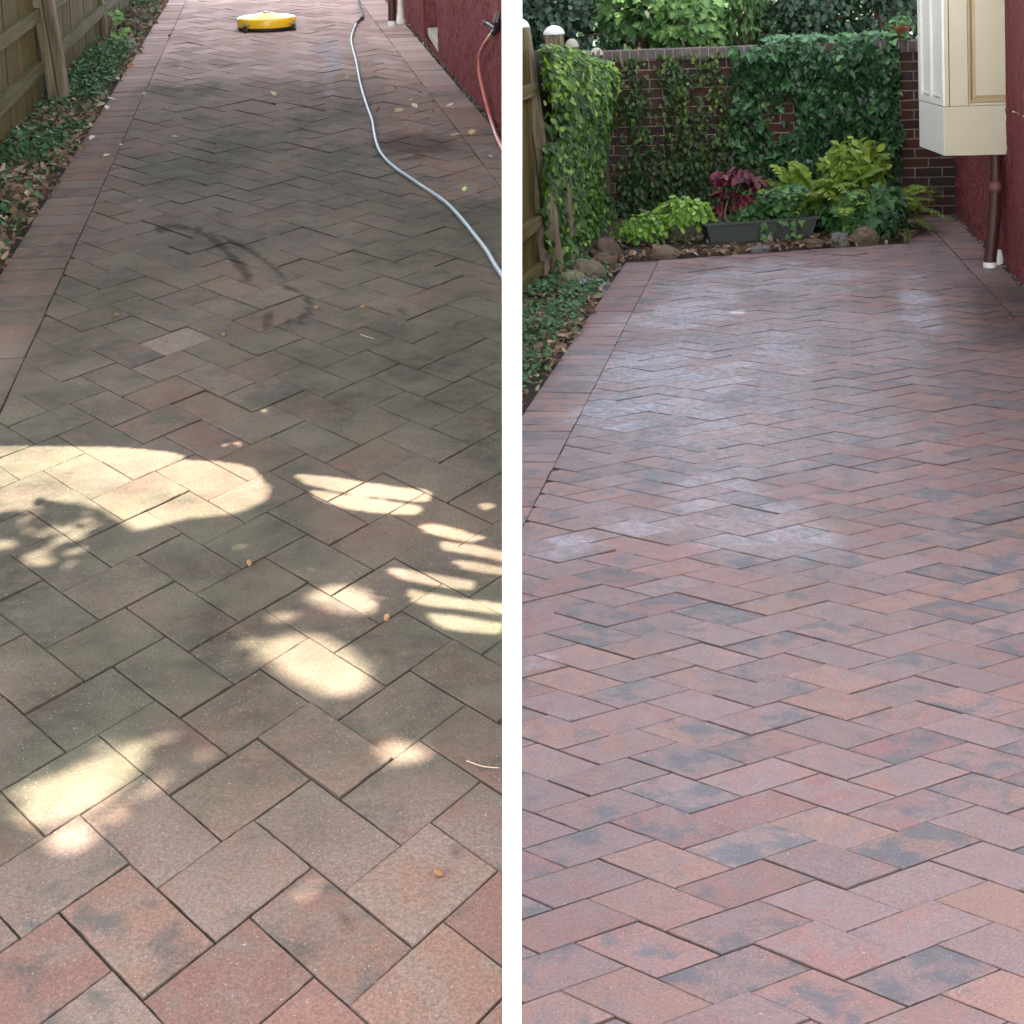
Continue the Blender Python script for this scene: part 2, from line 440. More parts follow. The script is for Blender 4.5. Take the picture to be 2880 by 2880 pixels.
def paint_L(x, y, br):
    n = fbm(x, y * 0.45, 3.3, 2.6); n2 = fbm(x, y * 0.5, 9.1, 1.1)
    d = 0.02 + 0.93 * sstep(2.62, 3.15, y + 0.16 * n) - 0.16 * sstep(4.6, 6.6, y) - 0.12 * sstep(7.0, 9.0, y)
    far = sstep(9.5, 14.0, y)
    patch = max(0.0, min(1.0, 0.55 + 1.1 * n2 + 0.3 * n))
    d = d * (1 - 0.9 * far) * (0.58 + 0.6 * patch) + 0.55 * sstep(8.2, 10, y) * sstep(0.60, 1.0, patch) * (1 - sstep(12.8, 14.2, y))
    if y > 8: d *= 1 - 0.85 * sstep(0.35, 0.70, x + 0.05 * n + 0.035 * (y - 9))
    d *= 1 - 0.60 * sstep(0.02, 0.12, xin_L(y) - x + 0.06 * n)
    wob = 0.012 * nz(x, y, 1.0, 24)
    w = 0.92 * (1 - sstep(0.010, 0.028, seg_d(x, y, STAIN) + wob + 0.012 * nz(x, y, 6, 9)))
    w = max(w, 0.75 * (1 - sstep(0.005, 0.018, seg_d(x, y, STAIN_B) + wob * 0.6)))
    for p in DRIPS:
        w = max(w, 0.85 * (1 - sstep(0.010, 0.018, math.hypot(x - p[0], (y - p[1]) * 0.30) + wob * 0.5)))
    for p, r in DROPS:
        w = max(w, 0.7 * (1 - sstep(r * 0.7, r * 1.2, math.hypot(x - p[0], (y - p[1]) * 0.75) + wob * 0.2)))
    e = math.hypot((x - 0.60) / 0.28, (y - 9.48) / 0.42) + 0.55 * fbm(x, y, 5.0, 4.0)
    w = max(w, 0.80 * (1 - sstep(0.55, 1.15, e)))
    ef = 0.0
    q = math.hypot((x - 0.17 - 0.03 * math.sin(y * 3)) / 0.09, (y - 13.3) / 1.5) + 0.5 * n
    ef = 0.65 * (1 - sstep(0.5, 1.1, q))
    ef = max(ef, 0.5 * sstep(0.55, 0.8, br[2]) * sstep(0.35, 0.6, x) * sstep(10, 12.5, y) * max(0, 0.4 + n))
    return (max(0.0, min(1.0, d)), w, ef)

BLOOM_SHEEN = [(-0.95, 8.5, 0.48, 1.3, 0.9), (-0.5, 9.1, 0.35, 0.9, 0.7), (-0.58, 6.6, 0.24, 0.26, 0.6), (-0.40, 6.25, 0.32, 0.36, 0.65), (0.34, 10.6, 0.14, 1.1, 0.9),
         (-1.09, 5.95, 0.16, 0.16, 0.65), (-0.99, 4.88, 0.06, 0.10, 0.8), (-0.79, 6.25, 0.2, 0.2, 0.55), (-1.0, 10.4, 0.40, 0.9, 0.8), (-0.6, 11.6, 0.7, 0.8, 0.6), (0.1, 9.6, 0.4, 1.2, 0.35)]
def paint_R(x, y, br):
    n = fbm(x, y * 0.6, 2.2, 3.0); e = 0.0
    for bx, by, rx, ry, am in BLOOM_SHEEN:
        q = math.hypot((x - bx) / rx, (y - by) / ry) + 0.5 * n
        e = max(e, am * (1 - sstep(0.45, 1.25, q)))
    q = math.hypot((x + 0.65) / 0.95, (y - 8.9) / 2.6) + 0.35 * n  # broad pale sheen painted in as colour
    e = max(e * (0.62 + 0.42 * sstep(0.30, 0.75, br[2])), 0.42 * (1 - sstep(0.35, 1.2, q)))
    d = 0.12 + 0.10 * n
    w = 0.55 * sstep(0.55, 0.75, x + 0.06 * n) * sstep(9.0, 9.8, y) * (1 - sstep(10.9, 11.8, y))
    return (max(0, min(1, d)), max(0, min(1, w)), max(0, min(1, e)))

warmL = lambda x, y: 0.55 * sstep(0.30, 0.6, x) * sstep(9, 10.5, y) + 0.25 * sstep(12.5, 14.5, y) + 0.06 * (1 - sstep(2.7, 3.1, y))
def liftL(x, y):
    # far end lightened in colour to make up for weak light; one odd pale brick lies at the left
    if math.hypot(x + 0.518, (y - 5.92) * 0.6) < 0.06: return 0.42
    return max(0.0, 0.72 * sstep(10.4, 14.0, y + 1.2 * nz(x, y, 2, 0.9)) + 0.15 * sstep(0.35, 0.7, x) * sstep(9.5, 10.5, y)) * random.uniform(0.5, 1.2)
pv = Paver()
inL = (1.0, 0.0185, 1.01 - 0.0185 * 5.73); inR_L = (-1.0, -0.038, 0.92 + 0.038 * 8.43)
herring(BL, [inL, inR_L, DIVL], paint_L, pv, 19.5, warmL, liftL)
y = 4.6
while y < 19.4:                                    # edging course along the bed
    y2 = y + 0.204 * random.uniform(0.97, 1.03)
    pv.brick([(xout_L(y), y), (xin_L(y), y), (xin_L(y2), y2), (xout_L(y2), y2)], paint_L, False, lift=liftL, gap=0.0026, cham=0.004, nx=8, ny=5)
    y = y2
y = 8.0
while y < 19.4:                                    # edging course along the red wall
    y2 = y + 0.25 * random.uniform(0.95, 1.05)
    q = [(xr_L(y) + 0.001, y), (xw_L(y) - 0.035, y), (xw_L(y2) - 0.035, y2), (xr_L(y2) + 0.001, y2)]
    r = clip(q, *DIVL)
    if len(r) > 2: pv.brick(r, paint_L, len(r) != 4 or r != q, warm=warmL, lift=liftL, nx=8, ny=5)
    y = y2
pv.build('brick_driveway', M['pave_dirty'], ML)

pv = Paver()
BED = (0.38, -1.0, 12.40 + 0.38 * 1.70 - 0.02)     # front edge of the planting bed: y = 12.40 + .38 (x+1.70)
inLr = (1.0, 0.0287, 1.30 - 0.0287 * 6.87); inRr = (-1.0, -0.085, 0.85 + 0.085 * 10.61)
herring(BR, [inLr, inRr, DIVR, BED], paint_R, pv, 14.6)
herring(BR, [(1, 0, -0.37), inRr, (0, -1, 14.62), (-0.38, 1.0, -12.40 - 0.38 * 1.70 + 0.02)], paint_R, pv, 14.7)
y = 4.8
while y < 12.3:
    y2 = y + 0.126 * random.uniform(0.97, 1.03)
    q = [(xout_R(y), y), (xin_R(y), y), (xin_R(y2), y2), (xout_R(y2), y2)]
    r = q
    for pl in (DIVR, BED): r = clip(r, *pl) if len(r) > 2 else r
    if len(r) > 2: pv.brick(r, paint_R, r != q, nx=8, ny=5)
    y = y2
y = 4.5
while y < 14.5:
    y2 = y + 0.16 * random.uniform(0.96, 1.04)
    pv.brick([(xr_R(y) + 0.003, y), (xw_R(y) - 0.03, y), (xw_R(y2) - 0.03, y2), (xr_R(y2) + 0.003, y2)], paint_R, False, nx=8, ny=5)
    y = y2
pv.build('brick_patio', M['pave_clean'], MR)

# sand under the pavers and the soil of the beds, cut at the white divider
def sheet(name, mat, frame, poly, planes, z, n=(1, 1), rough=0.0):
    p = poly
    for pl in planes: p = clip(p, *pl)
    b = MB(); b.face([(x, yy, z) for x, yy in p]); return tag(b.build(name, mat, frame=frame), kind='structure')
sheet('joint_sand', M['joint'], ML, [(-1.5, 0.3), (2, 0.3), (2.5, 19.5), (-1.5, 19.5)], [DIVL, (1.0, 0.0122, 1.30 - 0.0122 * 7.55), (-1, -0.0324, 1.2 + 0.0324 * 10.18)], -0.0085)
sheet('joint_sand', M['joint_dark'], MR, [(-3, 0.3), (3, 0.3), (3, 14.9), (-3, 14.9)], [DIVR, (1.0, 0.0204, 1.61 - 0.0204 * 7.95)], -0.0085)

def soil(name, frame, x0, x1, y0, y1, nx, ny, planes, zf):
    b = MB()
    for i in range(nx):
        for j in range(ny):
            q = [(x0 + (x1 - x0) * (i + a) / nx, y0 + (y1 - y0) * (j + c) / ny) for a, c in ((0, 0), (1, 0), (1, 1), (0, 1))]
            r = q
            for pl in planes:
                r = clip(r, *pl) if len(r) > 2 else r
            if len(r) > 2: b.face([(px, py, zf(px, py)) for px, py in r], smooth=True)
    return tag(b.build(name, M['soil'], frame=frame), kind='structure')
soil('soil_bed', ML, -6, -1.2, 3, 22, 60, 190, [(-1.0, -0.0122, -1.302 + 0.0122 * 7.55), DIVL],
     lambda x, y: -0.016 + 0.05 * sstep(0.0, 0.18, xout_L(y) - x) * (0.7 + 0.6 * nz(x, y, 2, 6)))
soil('soil_bed', MR, -5, 0.36, 4, 18, 90, 220, [DIVR, (-0.38, 1.0, -12.40 - 0.38 * 1.70 + 0.01)],
     lambda x, y: -0.012 + 0.07 * sstep(0.02, 0.25, y - 12.4 - 0.38 * (x + 1.7)) * (0.8 + 0.5 * nz(x, y, 4, 6)))
soil('soil_strip', MR, -3.2, -1.5, 4, 13, 40, 160, [DIVR, (-1.0, -0.0204, -1.612 + 0.0204 * 7.95), (0.38, -1.0, 12.40 + 0.38 * 1.70 - 0.011)],
     lambda x, y: -0.014 + 0.06 * sstep(0.0, 0.2, xout_R(y) - x) * (0.7 + 0.6 * nz(x, y, 6, 6)))

# added white divider standing for the blank gutter between the two views
b = MB(); b.box((-HALF, 2.2, -0.4), (HALF, 19.6, 2.075), bev=0.002)
tag(b.build('gutter_divider', M['white_paint'], frame=MI), 'tall thin white divider added for the blank gutter between the two brick yards', 'wall')

# ------------------------------------------------------------------ leaf shapes
OUT = dict(
 oval=[(0, 0), (0.18, 0.22), (0.45, 0.33), (0.75, 0.24), (1, 0)],
 long=[(0, 0), (0.2, 0.12), (0.5, 0.16), (0.8, 0.10), (1, 0)],
 ivy=[(0, 0), (-0.10, 0.30), (0.20, 0.52), (0.36, 0.30), (0.62, 0.22), (1, 0)],
 oak=[(0, 0), (0.12, 0.07), (0.22, 0.30), (0.34, 0.13), (0.48, 0.42), (0.60, 0.16), (0.74, 0.30), (0.84, 0.12), (1, 0)],
 maple=[(0, 0), (0.02, 0.34), (0.24, 0.22), (0.34, 0.56), (0.50, 0.24), (0.68, 0.28), (1, 0)])
def leaf(mb, p, n, tip, size, kind='oval', lv=0.5, fold=0.22, curl=0.0, wide=1.0):
    p = Vector(p); n = Vector(n).normalized(); tip = Vector(tip)
    tip = (tip - n * tip.dot(n))
    if tip.length < 1e-4: tip = n.orthogonal()
    tip.normalize(); sd = tip.cross(n)
    o = OUT[kind]
    def P(u, w): return p + (tip * (u - 0.15) + sd * w * wide + n * (abs(w) * fold - curl * u * u)) * size
    L = [P(u, w) for u, w in o]; Rr = [P(u, -w) for u, w in o]
    mid = [P(0.35, 0), P(0.7, 0)]
    mb.face([L[0]] + L[1:-1] + [L[-1]] + mid[::-1], lv, False)
    mb.face([Rr[0]] + mid + [Rr[-1]] + Rr[1:-1][::-1], lv, False)
rl = random.Random(5)
def gv(s=1.0): return Vector((rl.gauss(0, s), rl.gauss(0, s), rl.gauss(0, s)))

def rock(mb, c, r, seed, rot=0.0, rough=0.18, flat=1.0, detail=2.2):
    bm = bmesh.new(); bmesh.ops.create_icosphere(bm, subdivisions=4, radius=1.0)
    for v in bm.verts:
        d = 1 + 1.35 * rough * noise.fractal(v.co * detail + Vector((seed, seed * 2.3, 0)), 0.7, 2.0, 4) + 0.5 * rough * noise.noise(v.co * 1.1 + Vector((seed * 3, 0, 1)))
        v.co = v.co * d
        v.co.z = max(v.co.z, -0.55)
        v.co = Vector((v.co.x * r[0], v.co.y * r[1], v.co.z * r[2] * flat))
    mb.bm(bm, Matrix.Rotation(rot, 3, 'Z'), c, 0.5, True)

def stone_mat(name, a, b, moss=0.0):
    t = NT(name); P = t.obj(); n = t.noise(P, 9.0, 5.0, 0.65, 0.5); g = t.noise(P, 130.0, 3.0, 0.7)
    c = t.mix(t.mapr(n, 0.32, 0.68), a, b)
    c = t.mix(t.mapr(g, 0.45, 0.7, 0, 0.4), c, tuple(x * 0.4 for x in a))
    if moss: c = t.mix(t.mapr(t.noise(P, 14.0, 4.0), 0.45, 0.62, 0, moss), c, (0.07, 0.09, 0.03))
    t.base(c, 0.85, 0.3); t.bump(t.math('ADD', n, t.math('MULTIPLY', g, 0.4)), 0.6, 0.012); return t.mat
M['stone_tan'] = stone_mat('tan_stone', (0.135, 0.095, 0.062), (0.08, 0.062, 0.045))
M['stone_brown'] = stone_mat('brown_stone', (0.105, 0.066, 0.042), (0.055, 0.040, 0.030))
M['stone_gray'] = stone_mat('gray_stone', (0.095, 0.088, 0.088), (0.135, 0.125, 0.125))
M['stone_green'] = stone_mat('mossy_stone', (0.14, 0.13, 0.075), (0.11, 0.105, 0.07), 0.7)
M['slate'] = stone_mat('slate', (0.13, 0.135, 0.135), (0.18, 0.185, 0.18))
M['wood_fence'] = wood_mat('weathered_fence_wood', (0.016, 0.010, 0.003), (0.080, 0.053, 0.017), (0.150, 0.106, 0.040), 2, ((0.050, 0.050, 0.018), 0.6))
M['wood_rail'] = wood_mat('weathered_rail_wood', (0.030, 0.022, 0.009), (0.092, 0.070, 0.030), (0.155, 0.125, 0.066), 1, ((0.065, 0.065, 0.026), 0.6))
M['wood_post'] = wood_mat('post_wood', (0.050, 0.034, 0.022), (0.150, 0.112, 0.074), (0.25, 0.20, 0.142), 2, ((0.075, 0.075, 0.032), 0.4), across=30.0)
M['wood_dark'] = wood_mat('dark_fence_wood', (0.022, 0.017, 0.013), (0.050, 0.040, 0.030), (0.085, 0.068, 0.052), 2, ((0.035, 0.04, 0.02), 0.5))

# ------------------------------------------------------------------ left yard: fence with posts, rails, boards
def fence_boards(b, x, y0, y1, zt, z0=-0.02, w=0.138, slots=()):
    y = y0
    while y < y1:
        ww = w * rl.uniform(0.94, 1.05)
        top = zt(y) if callable(zt) else zt
        b.box((x - 0.02 + rl.gauss(0, 0.0012), y + 0.0022, z0 + rl.uniform(0, 0.015)), (x + rl.gauss(0, 0.0015), y + ww - 0.0022, top), lv=rl.random())
        y += ww
fl = empty('board_fence', ML, (-1.745, 11.4, 0), label='olive weathered wooden board fence with two rails beside the dirty driveway', cat='fence')
OX = Vector((1.745, -11.4, 0))
b = MB(); fence_boards(b, 0.0, -5.5, 7.0, 1.75); b.build('board_panel', M['wood_fence'], fl)
for z in (0.235, 0.575, 1.45):
    y0 = -5.5
    while y0 < 6.5:
        b = MB(); b.box((0.0015, y0 + 0.003, z), (0.045, y0 + 3.0, z + 0.088), bev=0.004, lv=rl.random()); b.build('rail', M['wood_rail'], fl)
        y0 += 3.02
def post(parent, x, y, w, d, h, lean, mat, lv=0.6, z0=-0.1, crack=0.0):
    b = MB(); n = 14; rows = []
    rng = random.Random(int(abs(x * 1000 + y * 77)))
    cut = 0.010
    for k in range(n + 1):
        z = z0 + (h - z0) * k / n
        ox = lean[0] * z + 0.002 * rng.gauss(0, 1); oy = lean[1] * z
        pts = [(-w / 2 + cut, -d / 2), (-0.01, -d / 2), (0.0, -d / 2 + crack), (0.01, -d / 2), (w / 2 - cut, -d / 2), (w / 2, -d / 2 + cut), (w / 2, d / 2), (-w / 2, d / 2), (-w / 2, -d / 2 + cut)]
        rows.append([(x + ox + px, y + oy + py, z) for px, py in pts])
    b.grid(rows, lv, False, True); b.face(rows[-1], lv)
    return b.build('post', mat, parent)
post(fl, 0.118, 0.0, 0.135, 0.13, 1.9, (-0.088, 0), M['wood_post'], 0.5, crack=0.012)
post(fl, 0.005, 3.55, 0.105, 0.10, 1.9, (-0.06, 0), M['wood_post'], 0.35, crack=0.012)
post(fl, 0.118, -3.6, 0.13, 0.13, 1.9, (-0.06, 0), M['wood_post'], 0.4, crack=0.01)

# stones at the fence
def stone(name, frame, loc, r, mat, label, seed, rot=0.0, rough=0.18, group=None, cat='rock', sink=0.22):
    b = MB(); rock(b, (0, 0, 0), r, seed, rot, rough)
    o = b.build(name, mat, frame=frame, loc=(loc[0], loc[1], loc[2] + r[2] * sink))
    return tag(o, label, cat, group)
GL = 'rocks edging the bed by the fence'
stone('boulder', ML, (-1.565, 14.97, 0), (0.108, 0.11, 0.085), M['stone_tan'], 'smooth tan oval rock right behind the flat gray slate', 3.1, rough=0.10, group=GL)
stone('boulder', ML, (-1.555, 15.50, 0), (0.112, 0.13, 0.11), M['stone_brown'], 'brown rounded rock in the middle of the fence row of rocks', 8.4, 0.3, 0.16, GL)
stone('boulder', ML, (-1.57, 16.30, 0), (0.135, 0.2, 0.10), M['stone_brown'], 'rust brown rough rock farthest along the dirty driveway edge', 12.9, 0.5, 0.22, GL)
b = MB()
P0 = [(-0.09, -0.02, 0.012), (-0.02, -0.11, 0.006), (0.052, 0.02, 0.012), (0.075, 0.36, 0.030), (-0.03, 0.24, 0.045)]
b.face(P0, 0.5)
for i in range(5):
    p, q = P0[i], P0[(i + 1) % 5]; b.face([(p[0] * 1.04, p[1] * 1.04, -0.03), (q[0] * 1.04, q[1] * 1.04, -0.03), q, p], 0.5)
tag(b.build('slate_slab', M['slate'], frame=ML, loc=(-1.475, 14.42, 0.012)), 'flat gray slate slab lying on the edge of the leafy bed', 'rock', GL)

# ------------------------------------------------------------------ yellow cleaning machine
M['yellow'] = plain('yellow_plastic', (0.85, 0.50, 0.012), 0.32, 0.5, var=0.10, sc=9, dirt=(0.45, 0.28, 0.03))
M['black_rubber'] = plain('black_rubber', (0.018, 0.018, 0.018), 0.6, 0.4, var=0.3)
M['steel'] = plain('worn_steel', (0.42, 0.42, 0.42), 0.35, 0.5, 0.9, var=0.3, sc=40)
mc = empty('surface_cleaner', ML, (-0.345, 15.47, 0), label='low round yellow cleaning machine on small casters at far end of driveway', cat='cleaning machine')
b = MB(); b.lathe([(0.235, 0.034), (0.262, 0.034), (0.264, 0.045), (0.262, 0.098), (0.256, 0.110), (0.244, 0.116), (0.13, 0.128), (0.06, 0.150), (0.0, 0.150)], 64); b.build('deck', M['yellow'], mc)
b = MB(); b.lathe([(0.225, 0.004), (0.256, 0.004), (0.260, 0.033), (0.225, 0.034)], 64); b.build('brush_skirt', M['black_rubber'], mc)
b = MB(); b.lathe([(0.03, 0.148), (0.03, 0.158), (0.018, 0.163), (0.0, 0.163)], 20); b.build('swivel', M['steel'], mc)
def caster(a, turn):
    d = Vector((math.cos(a), math.sin(a), 0)); c = d * 0.305
    b = MB()
    b.box((0.245, -0.022, 0.062), (0.325, 0.022, 0.070), rot=Matrix.Rotation(a, 3, 'Z'), lv=0.5)
    for s in (-1, 1):
        b.box((-0.011, s * 0.017 - 0.0015, 0.020), (0.011, s * 0.017 + 0.0015, 0.062), rot=Matrix.Rotation(turn, 3, 'Z'), origin=c)
    b.tube([c + Vector((0, 0, 0.055)), c + Vector((0, 0, 0.098))], 0.009, 10)
    o = b.build('caster', M['steel'], mc)
    w = MB(); w.lathe([(0.010, -0.013), (0.022, -0.013), (0.028, -0.008), (0.028, 0.008), (0.022, 0.013), (0.010, 0.013)], 24, c + Vector((0, 0, 0.028)), rot=Matrix.Rotation(turn, 3, 'Z') @ Matrix.Rotation(R(90), 3, 'X'))
    w.build('wheel', M['black_rubber'], o)
for a, tn in ((R(-127), R(70)), (R(-38), R(50)), (R(143), R(80)), (R(52), R(10))): caster(a, tn)

# ------------------------------------------------------------------ gray hose across the driveway
def smooth(pts, n=6):
    P = [Vector(p) for p in pts]; out = []
    for i in range(len(P) - 1):
        p0, p1, p2, p3 = P[max(i - 1, 0)], P[i], P[i + 1], P[min(i + 2, len(P) - 1)]
        for k in range(n):
            t = k / n
            out.append(0.5 * ((2 * p1) + (p2 - p0) * t + (2 * p0 - 5 * p1 + 4 * p2 - p3) * t * t + (3 * p1 - p0 - 3 * p2 + p3) * t ** 3))
    out.append(P[-1]); return out
M['hose_gray'] = plain('gray_hose_vinyl', (0.19, 0.24, 0.27), 0.42, 0.5, var=0.08, sc=30)
HX = [(0.463, 15.60), (0.414, 14.998), (0.380, 14.387), (0.372, 13.69), (0.374, 13.053), (0.369, 12.404), (0.364, 11.815), (0.366, 11.277), (0.371, 10.782), (0.377, 10.328), (0.375, 9.955), (0.371, 9.609), (0.379, 9.281), (0.402, 9.027), (0.439, 8.781), (0.488, 8.55), (0.538, 8.33), (0.587, 8.12), (0.626, 7.916), (0.654, 7.697), (0.675, 7.475), (0.692, 7.266), (0.707, 7.092), (0.718, 6.926), (0.724, 6.70), (0.735, 6.50), (0.742, 6.38)]
hs = empty('garden_hose', ML, (0.42, 11.0, 0), label='long pale gray hose snaking along the dirty driveway', cat='hose')
pts = [(x - 0.42 + 0.004 * nz(yy, 3, 0, 2.2), yy - 11.0, 0.0108) for x, yy in HX]
b = MB(); b.tube(smooth(pts), 0.0096, 12); b.build('tube', M['hose_gray'], hs)
b = MB(); b.tube(smooth([(0.043, 4.60, 0.0108), (0.072, 4.80, 0.014), (0.106, 4.97, 0.016), (0.125, 5.3, 0.012), (0.12, 6.0, 0.012), (0.14, 7.5, 0.012)]), 0.0105, 12)
b.tube([(0.046, 4.62, 0.0112), (0.062, 4.73, 0.0125)], 0.0150, 12); b.tube([(0.098, 4.93, 0.0155), (0.110, 5.02, 0.0155)], 0.0165, 12)
b.build('dark_end', M['black_rubber'], hs)

# ------------------------------------------------------------------ house wall along the left yard (dark red stucco)
t = NT('red_stucco'); P = t.obj(); n = t.noise(t.scaled(P, (1.6, 1.6, 1.0)), 11.0, 5.0, 0.68, 1.2); g = t.noise(P, 70.0, 4.0, 0.7); w0 = t.noise(P, 2.4, 3.0)
c = t.mix(t.mapr(n, 0.34, 0.66), (0.195, 0.047, 0.051), (0.385, 0.102, 0.108)); c = t.mix(t.mapr(w0, 0.42, 0.66, 0, 0.35), c, (0.26, 0.10, 0.105))
t.base(t.mix(t.mapr(g, 0.52, 0.72, 0, 0.55), c, (0.045, 0.010, 0.011)), 0.8, 0.12); t.bump(t.math('ADD', t.math('MULTIPLY', n, 1.6), t.math('MULTIPLY', g, 0.7)), 1.0, 0.06); M['stucco'] = t.mat  # dark flecks painted into the colour as crevice shade
def stucco_patch(b, xw, y0, y1, z0, z1, ny, nzz, x_off=0.0, amp=0.017):
    rows = []
    for i in range(ny + 1):
        yy = y0 + (y1 - y0) * i / ny; row = []
        for k in range(nzz + 1):
            z = z0 + (z1 - z0) * k / nzz
            q = Vector((yy * 3.6 + 0.25 * noise.noise(Vector((yy * 9, z * 9, 4))), z * 2.6 + yy * 1.1, x_off + 2.0))
            rm = noise.ridged_multi_fractal(q, 0.9, 2.3, 5, 1.0, 2.0)
            fd = noise.fractal(Vector((yy * 14.0, z * 10.0, x_off)), 0.6, 2.1, 4)
            ex = 0.0 if i in (0, ny) else 1.0
            row.append((xw(yy) + x_off - ex * amp * (0.75 * rm + 0.55 * fd) + amp * 0.7, yy, z))
        rows.append(row)
    b.grid(rows, 0.5, True)
M['trim_white'] = plain('white_trim', (0.78, 0.78, 0.75), 0.4, 0.5, var=0.06)
M['trim_cream'] = plain('cream_sill', (0.34, 0.31, 0.23), 0.5, 0.4, var=0.25, sc=20, dirt=(0.13, 0.11, 0.08))
M['glass'] = plain('window_glass', (0.02, 0.02, 0.022), 0.06, 0.8, var=0.0)
hl = empty('red_house', ML, (1.1, 12.0, 0), label='dark red stucco house wall with a low window beside the dirty driveway', cat='house')
off = lambda yy: xw_L(yy + 12.0) - 1.1
def cutdiv(yy): return 0.122681 * yy / 0.992242 - 0.0365
b = MB(); YW0, YW1 = 13.13 - 12, 14.17 - 12
stucco_patch(b, off, -2.36, YW0, -0.12, 0.88, 330, 100)
stucco_patch(b, off, YW1, 7.0, -0.12, 0.88, 260, 60)
for a_, c_ in ((-2.36, YW0), (YW1, 7.0)): stucco_patch(b, off, a_, c_, 0.88, 1.9, 20, 10, amp=0.0)
stucco_patch(b, off, YW0, YW1, -0.12, 0.05, 50, 10)
for yy in (YW0, YW1):
    b.face([(off(yy), yy, -0.1), (off(yy), yy, 1.9), (off(yy) + 0.16, yy, 1.9), (off(yy) + 0.16, yy, -0.1)])
b.build('stucco_wall', M['stucco'], hl)
wr = MB()
xm = off((YW0 + YW1) / 2)
wr.box((xm + 0.135, YW0, 0.0), (xm + 0.15, YW1, 1.4)); win = wr.build('window', M['glass'], hl)
fr = MB()
for a, c_, z0, z1 in ((YW0 + 0.0, YW0 + 0.06, 0.12, 1.4), (YW1 - 0.06, YW1, 0.12, 1.4), (YW0, YW1, 0.12, 0.165), (YW0 + 0.48, YW0 + 0.55, 0.12, 1.4)):
    fr.box((xm + 0.095, a + 0.002, z0), (xm + 0.134, c_ - 0.002, z1), bev=0.003)
fr.build('frame', M['trim_white'], win)
sm_ = MB(); sm_.box((xm + 0.012, YW0 + 0.004, 0.045), (xm + 0.15, YW1 - 0.004, 0.118), bev=0.006); sm_.build('sill', M['trim_cream'], win)

M['pipe_brown'] = plain('brown_pipe', (0.060, 0.018, 0.016), 0.42, 0.5, var=0.25)
M['pvc'] = plain('white_pvc', (0.80, 0.79, 0.76), 0.35, 0.5, var=0.25, sc=30, dirt=(0.4, 0.38, 0.34))
dp = empty('drain_pipe', ML, (0.778, 15.40, 0), label='brown drain pipe with white foot at far end of red wall', cat='pipe')
b = MB(); b.tube([(0, 0, 0.045), (0.01, 0.02, 0.4), (0.03, 0.04, 1.2)], 0.037, 20); b.build('pipe', M['pipe_brown'], dp)
b = MB(); b.lathe([(0.040, -0.01), (0.042, 0.02), (0.040, 0.046)], 20); b.build('foot', M['pvc'], dp)
b = MB(); b.lathe([(0.045, -0.01), (0.045, 0.03), (0.030, 0.055), (0.020, 0.30), (0.02, 0.35)], 20)
tag(b.build('pipe_stub', M['pvc'], frame=ML, loc=(0.868, 15.56, 0)), 'short white plastic pipe stub between brown drain pipe and red wall', 'pipe')

# red hose on the wall
M['hose_red'] = plain('red_hose_rubber', (0.46, 0.13, 0.115), 0.45, 0.4, var=0.15, sc=20)
M['brass'] = plain('brass', (0.55, 0.42, 0.16), 0.35, 0.5, 0.9, var=0.3, sc=50)
M['black_plastic'] = plain('black_plastic', (0.016, 0.016, 0.017), 0.35, 0.5, var=0.2)
rh = empty('red_hose', ML, (1.09, 10.0, 0), label='pink red hose hanging from a black tap on the red wall', cat='hose')
hp = [(1.075, 9.93, 0.545), (1.066, 10.02, 0.515), (1.062, 10.17, 0.47), (1.055, 10.38, 0.38), (1.053, 10.42, 0.28), (1.06, 10.35, 0.20), (1.07, 10.21, 0.11), (1.08, 10.08, 0.035), (1.078, 9.9, 0.014), (1.062, 9.6, 0.012), (1.052, 9.3, 0.012), (1.05, 9.15, 0.012)]
b = MB(); b.tube([Vector(p) - Vector((1.09, 10, 0)) for p in smooth(hp)], 0.0115, 12); b.build('tube', M['hose_red'], rh)
b = MB(); b.tube([Vector(p) - Vector((1.09, 10, 0)) for p in ((1.072, 9.945, 0.538), (1.084, 9.88, 0.568))], 0.0155, 12); b.build('coupling', M['brass'], rh)
b = MB(); b.tube([(-0.004, -0.125, 0.572), (0.012, -0.17, 0.60), (0.012, -0.185, 0.64)], [0.017, 0.02, 0.019], 12)
b.tube([(0.010, -0.15, 0.60), (-0.022, 0.04, 0.615)], [0.010, 0.014], 10); b.tube([(0.012, -0.18, 0.64), (0.03, -0.18, 0.7)], 0.02, 12)
b.lathe([(0.012, -0.012), (0.018, -0.006), (0.018, 0.006), (0.012, 0.012)], 14, (-0.024, 0.05, 0.616), rot=Matrix.Rotation(R(90), 3, 'X'))
b.build('tap', M['black_plastic'], rh)

# ------------------------------------------------------------------ right yard: fence with capped posts
fr_ = empty('post_fence', MR, (-2.2, 12.0, 0), label='tall wooden fence with white capped posts under green ivy', cat='fence')
b = MB(); fence_boards(b, -0.03, -1.22, -0.32, 1.62); b.build('board_panel', M['wood_fence'], fr_)
b = MB(); fence_boards(b, -0.03, -0.12, 2.62, lambda yy: 1.60 - 0.075 * max(0, yy)); b.build('ivy_board_panel', M['wood_dark'], fr_)
for z in (0.045, 0.375, 1.30):
    b = MB(); b.box((-0.028, -1.25, z), (0.022, -0.315, z + 0.088), bev=0.004, lv=0.7); b.build('rail', M['wood_rail'], fr_)
def cap(parent, x, y, z, r, mat):
    b = MB(); b.lathe([(r * 1.02, -0.006), (r * 1.06, 0.004), (r * 1.0, 0.014), (r * 0.86, 0.034), (r * 0.58, 0.052), (r * 0.25, 0.061), (0.004, 0.063)], 28, (x, y, z)); return b.build('cap', mat, parent)
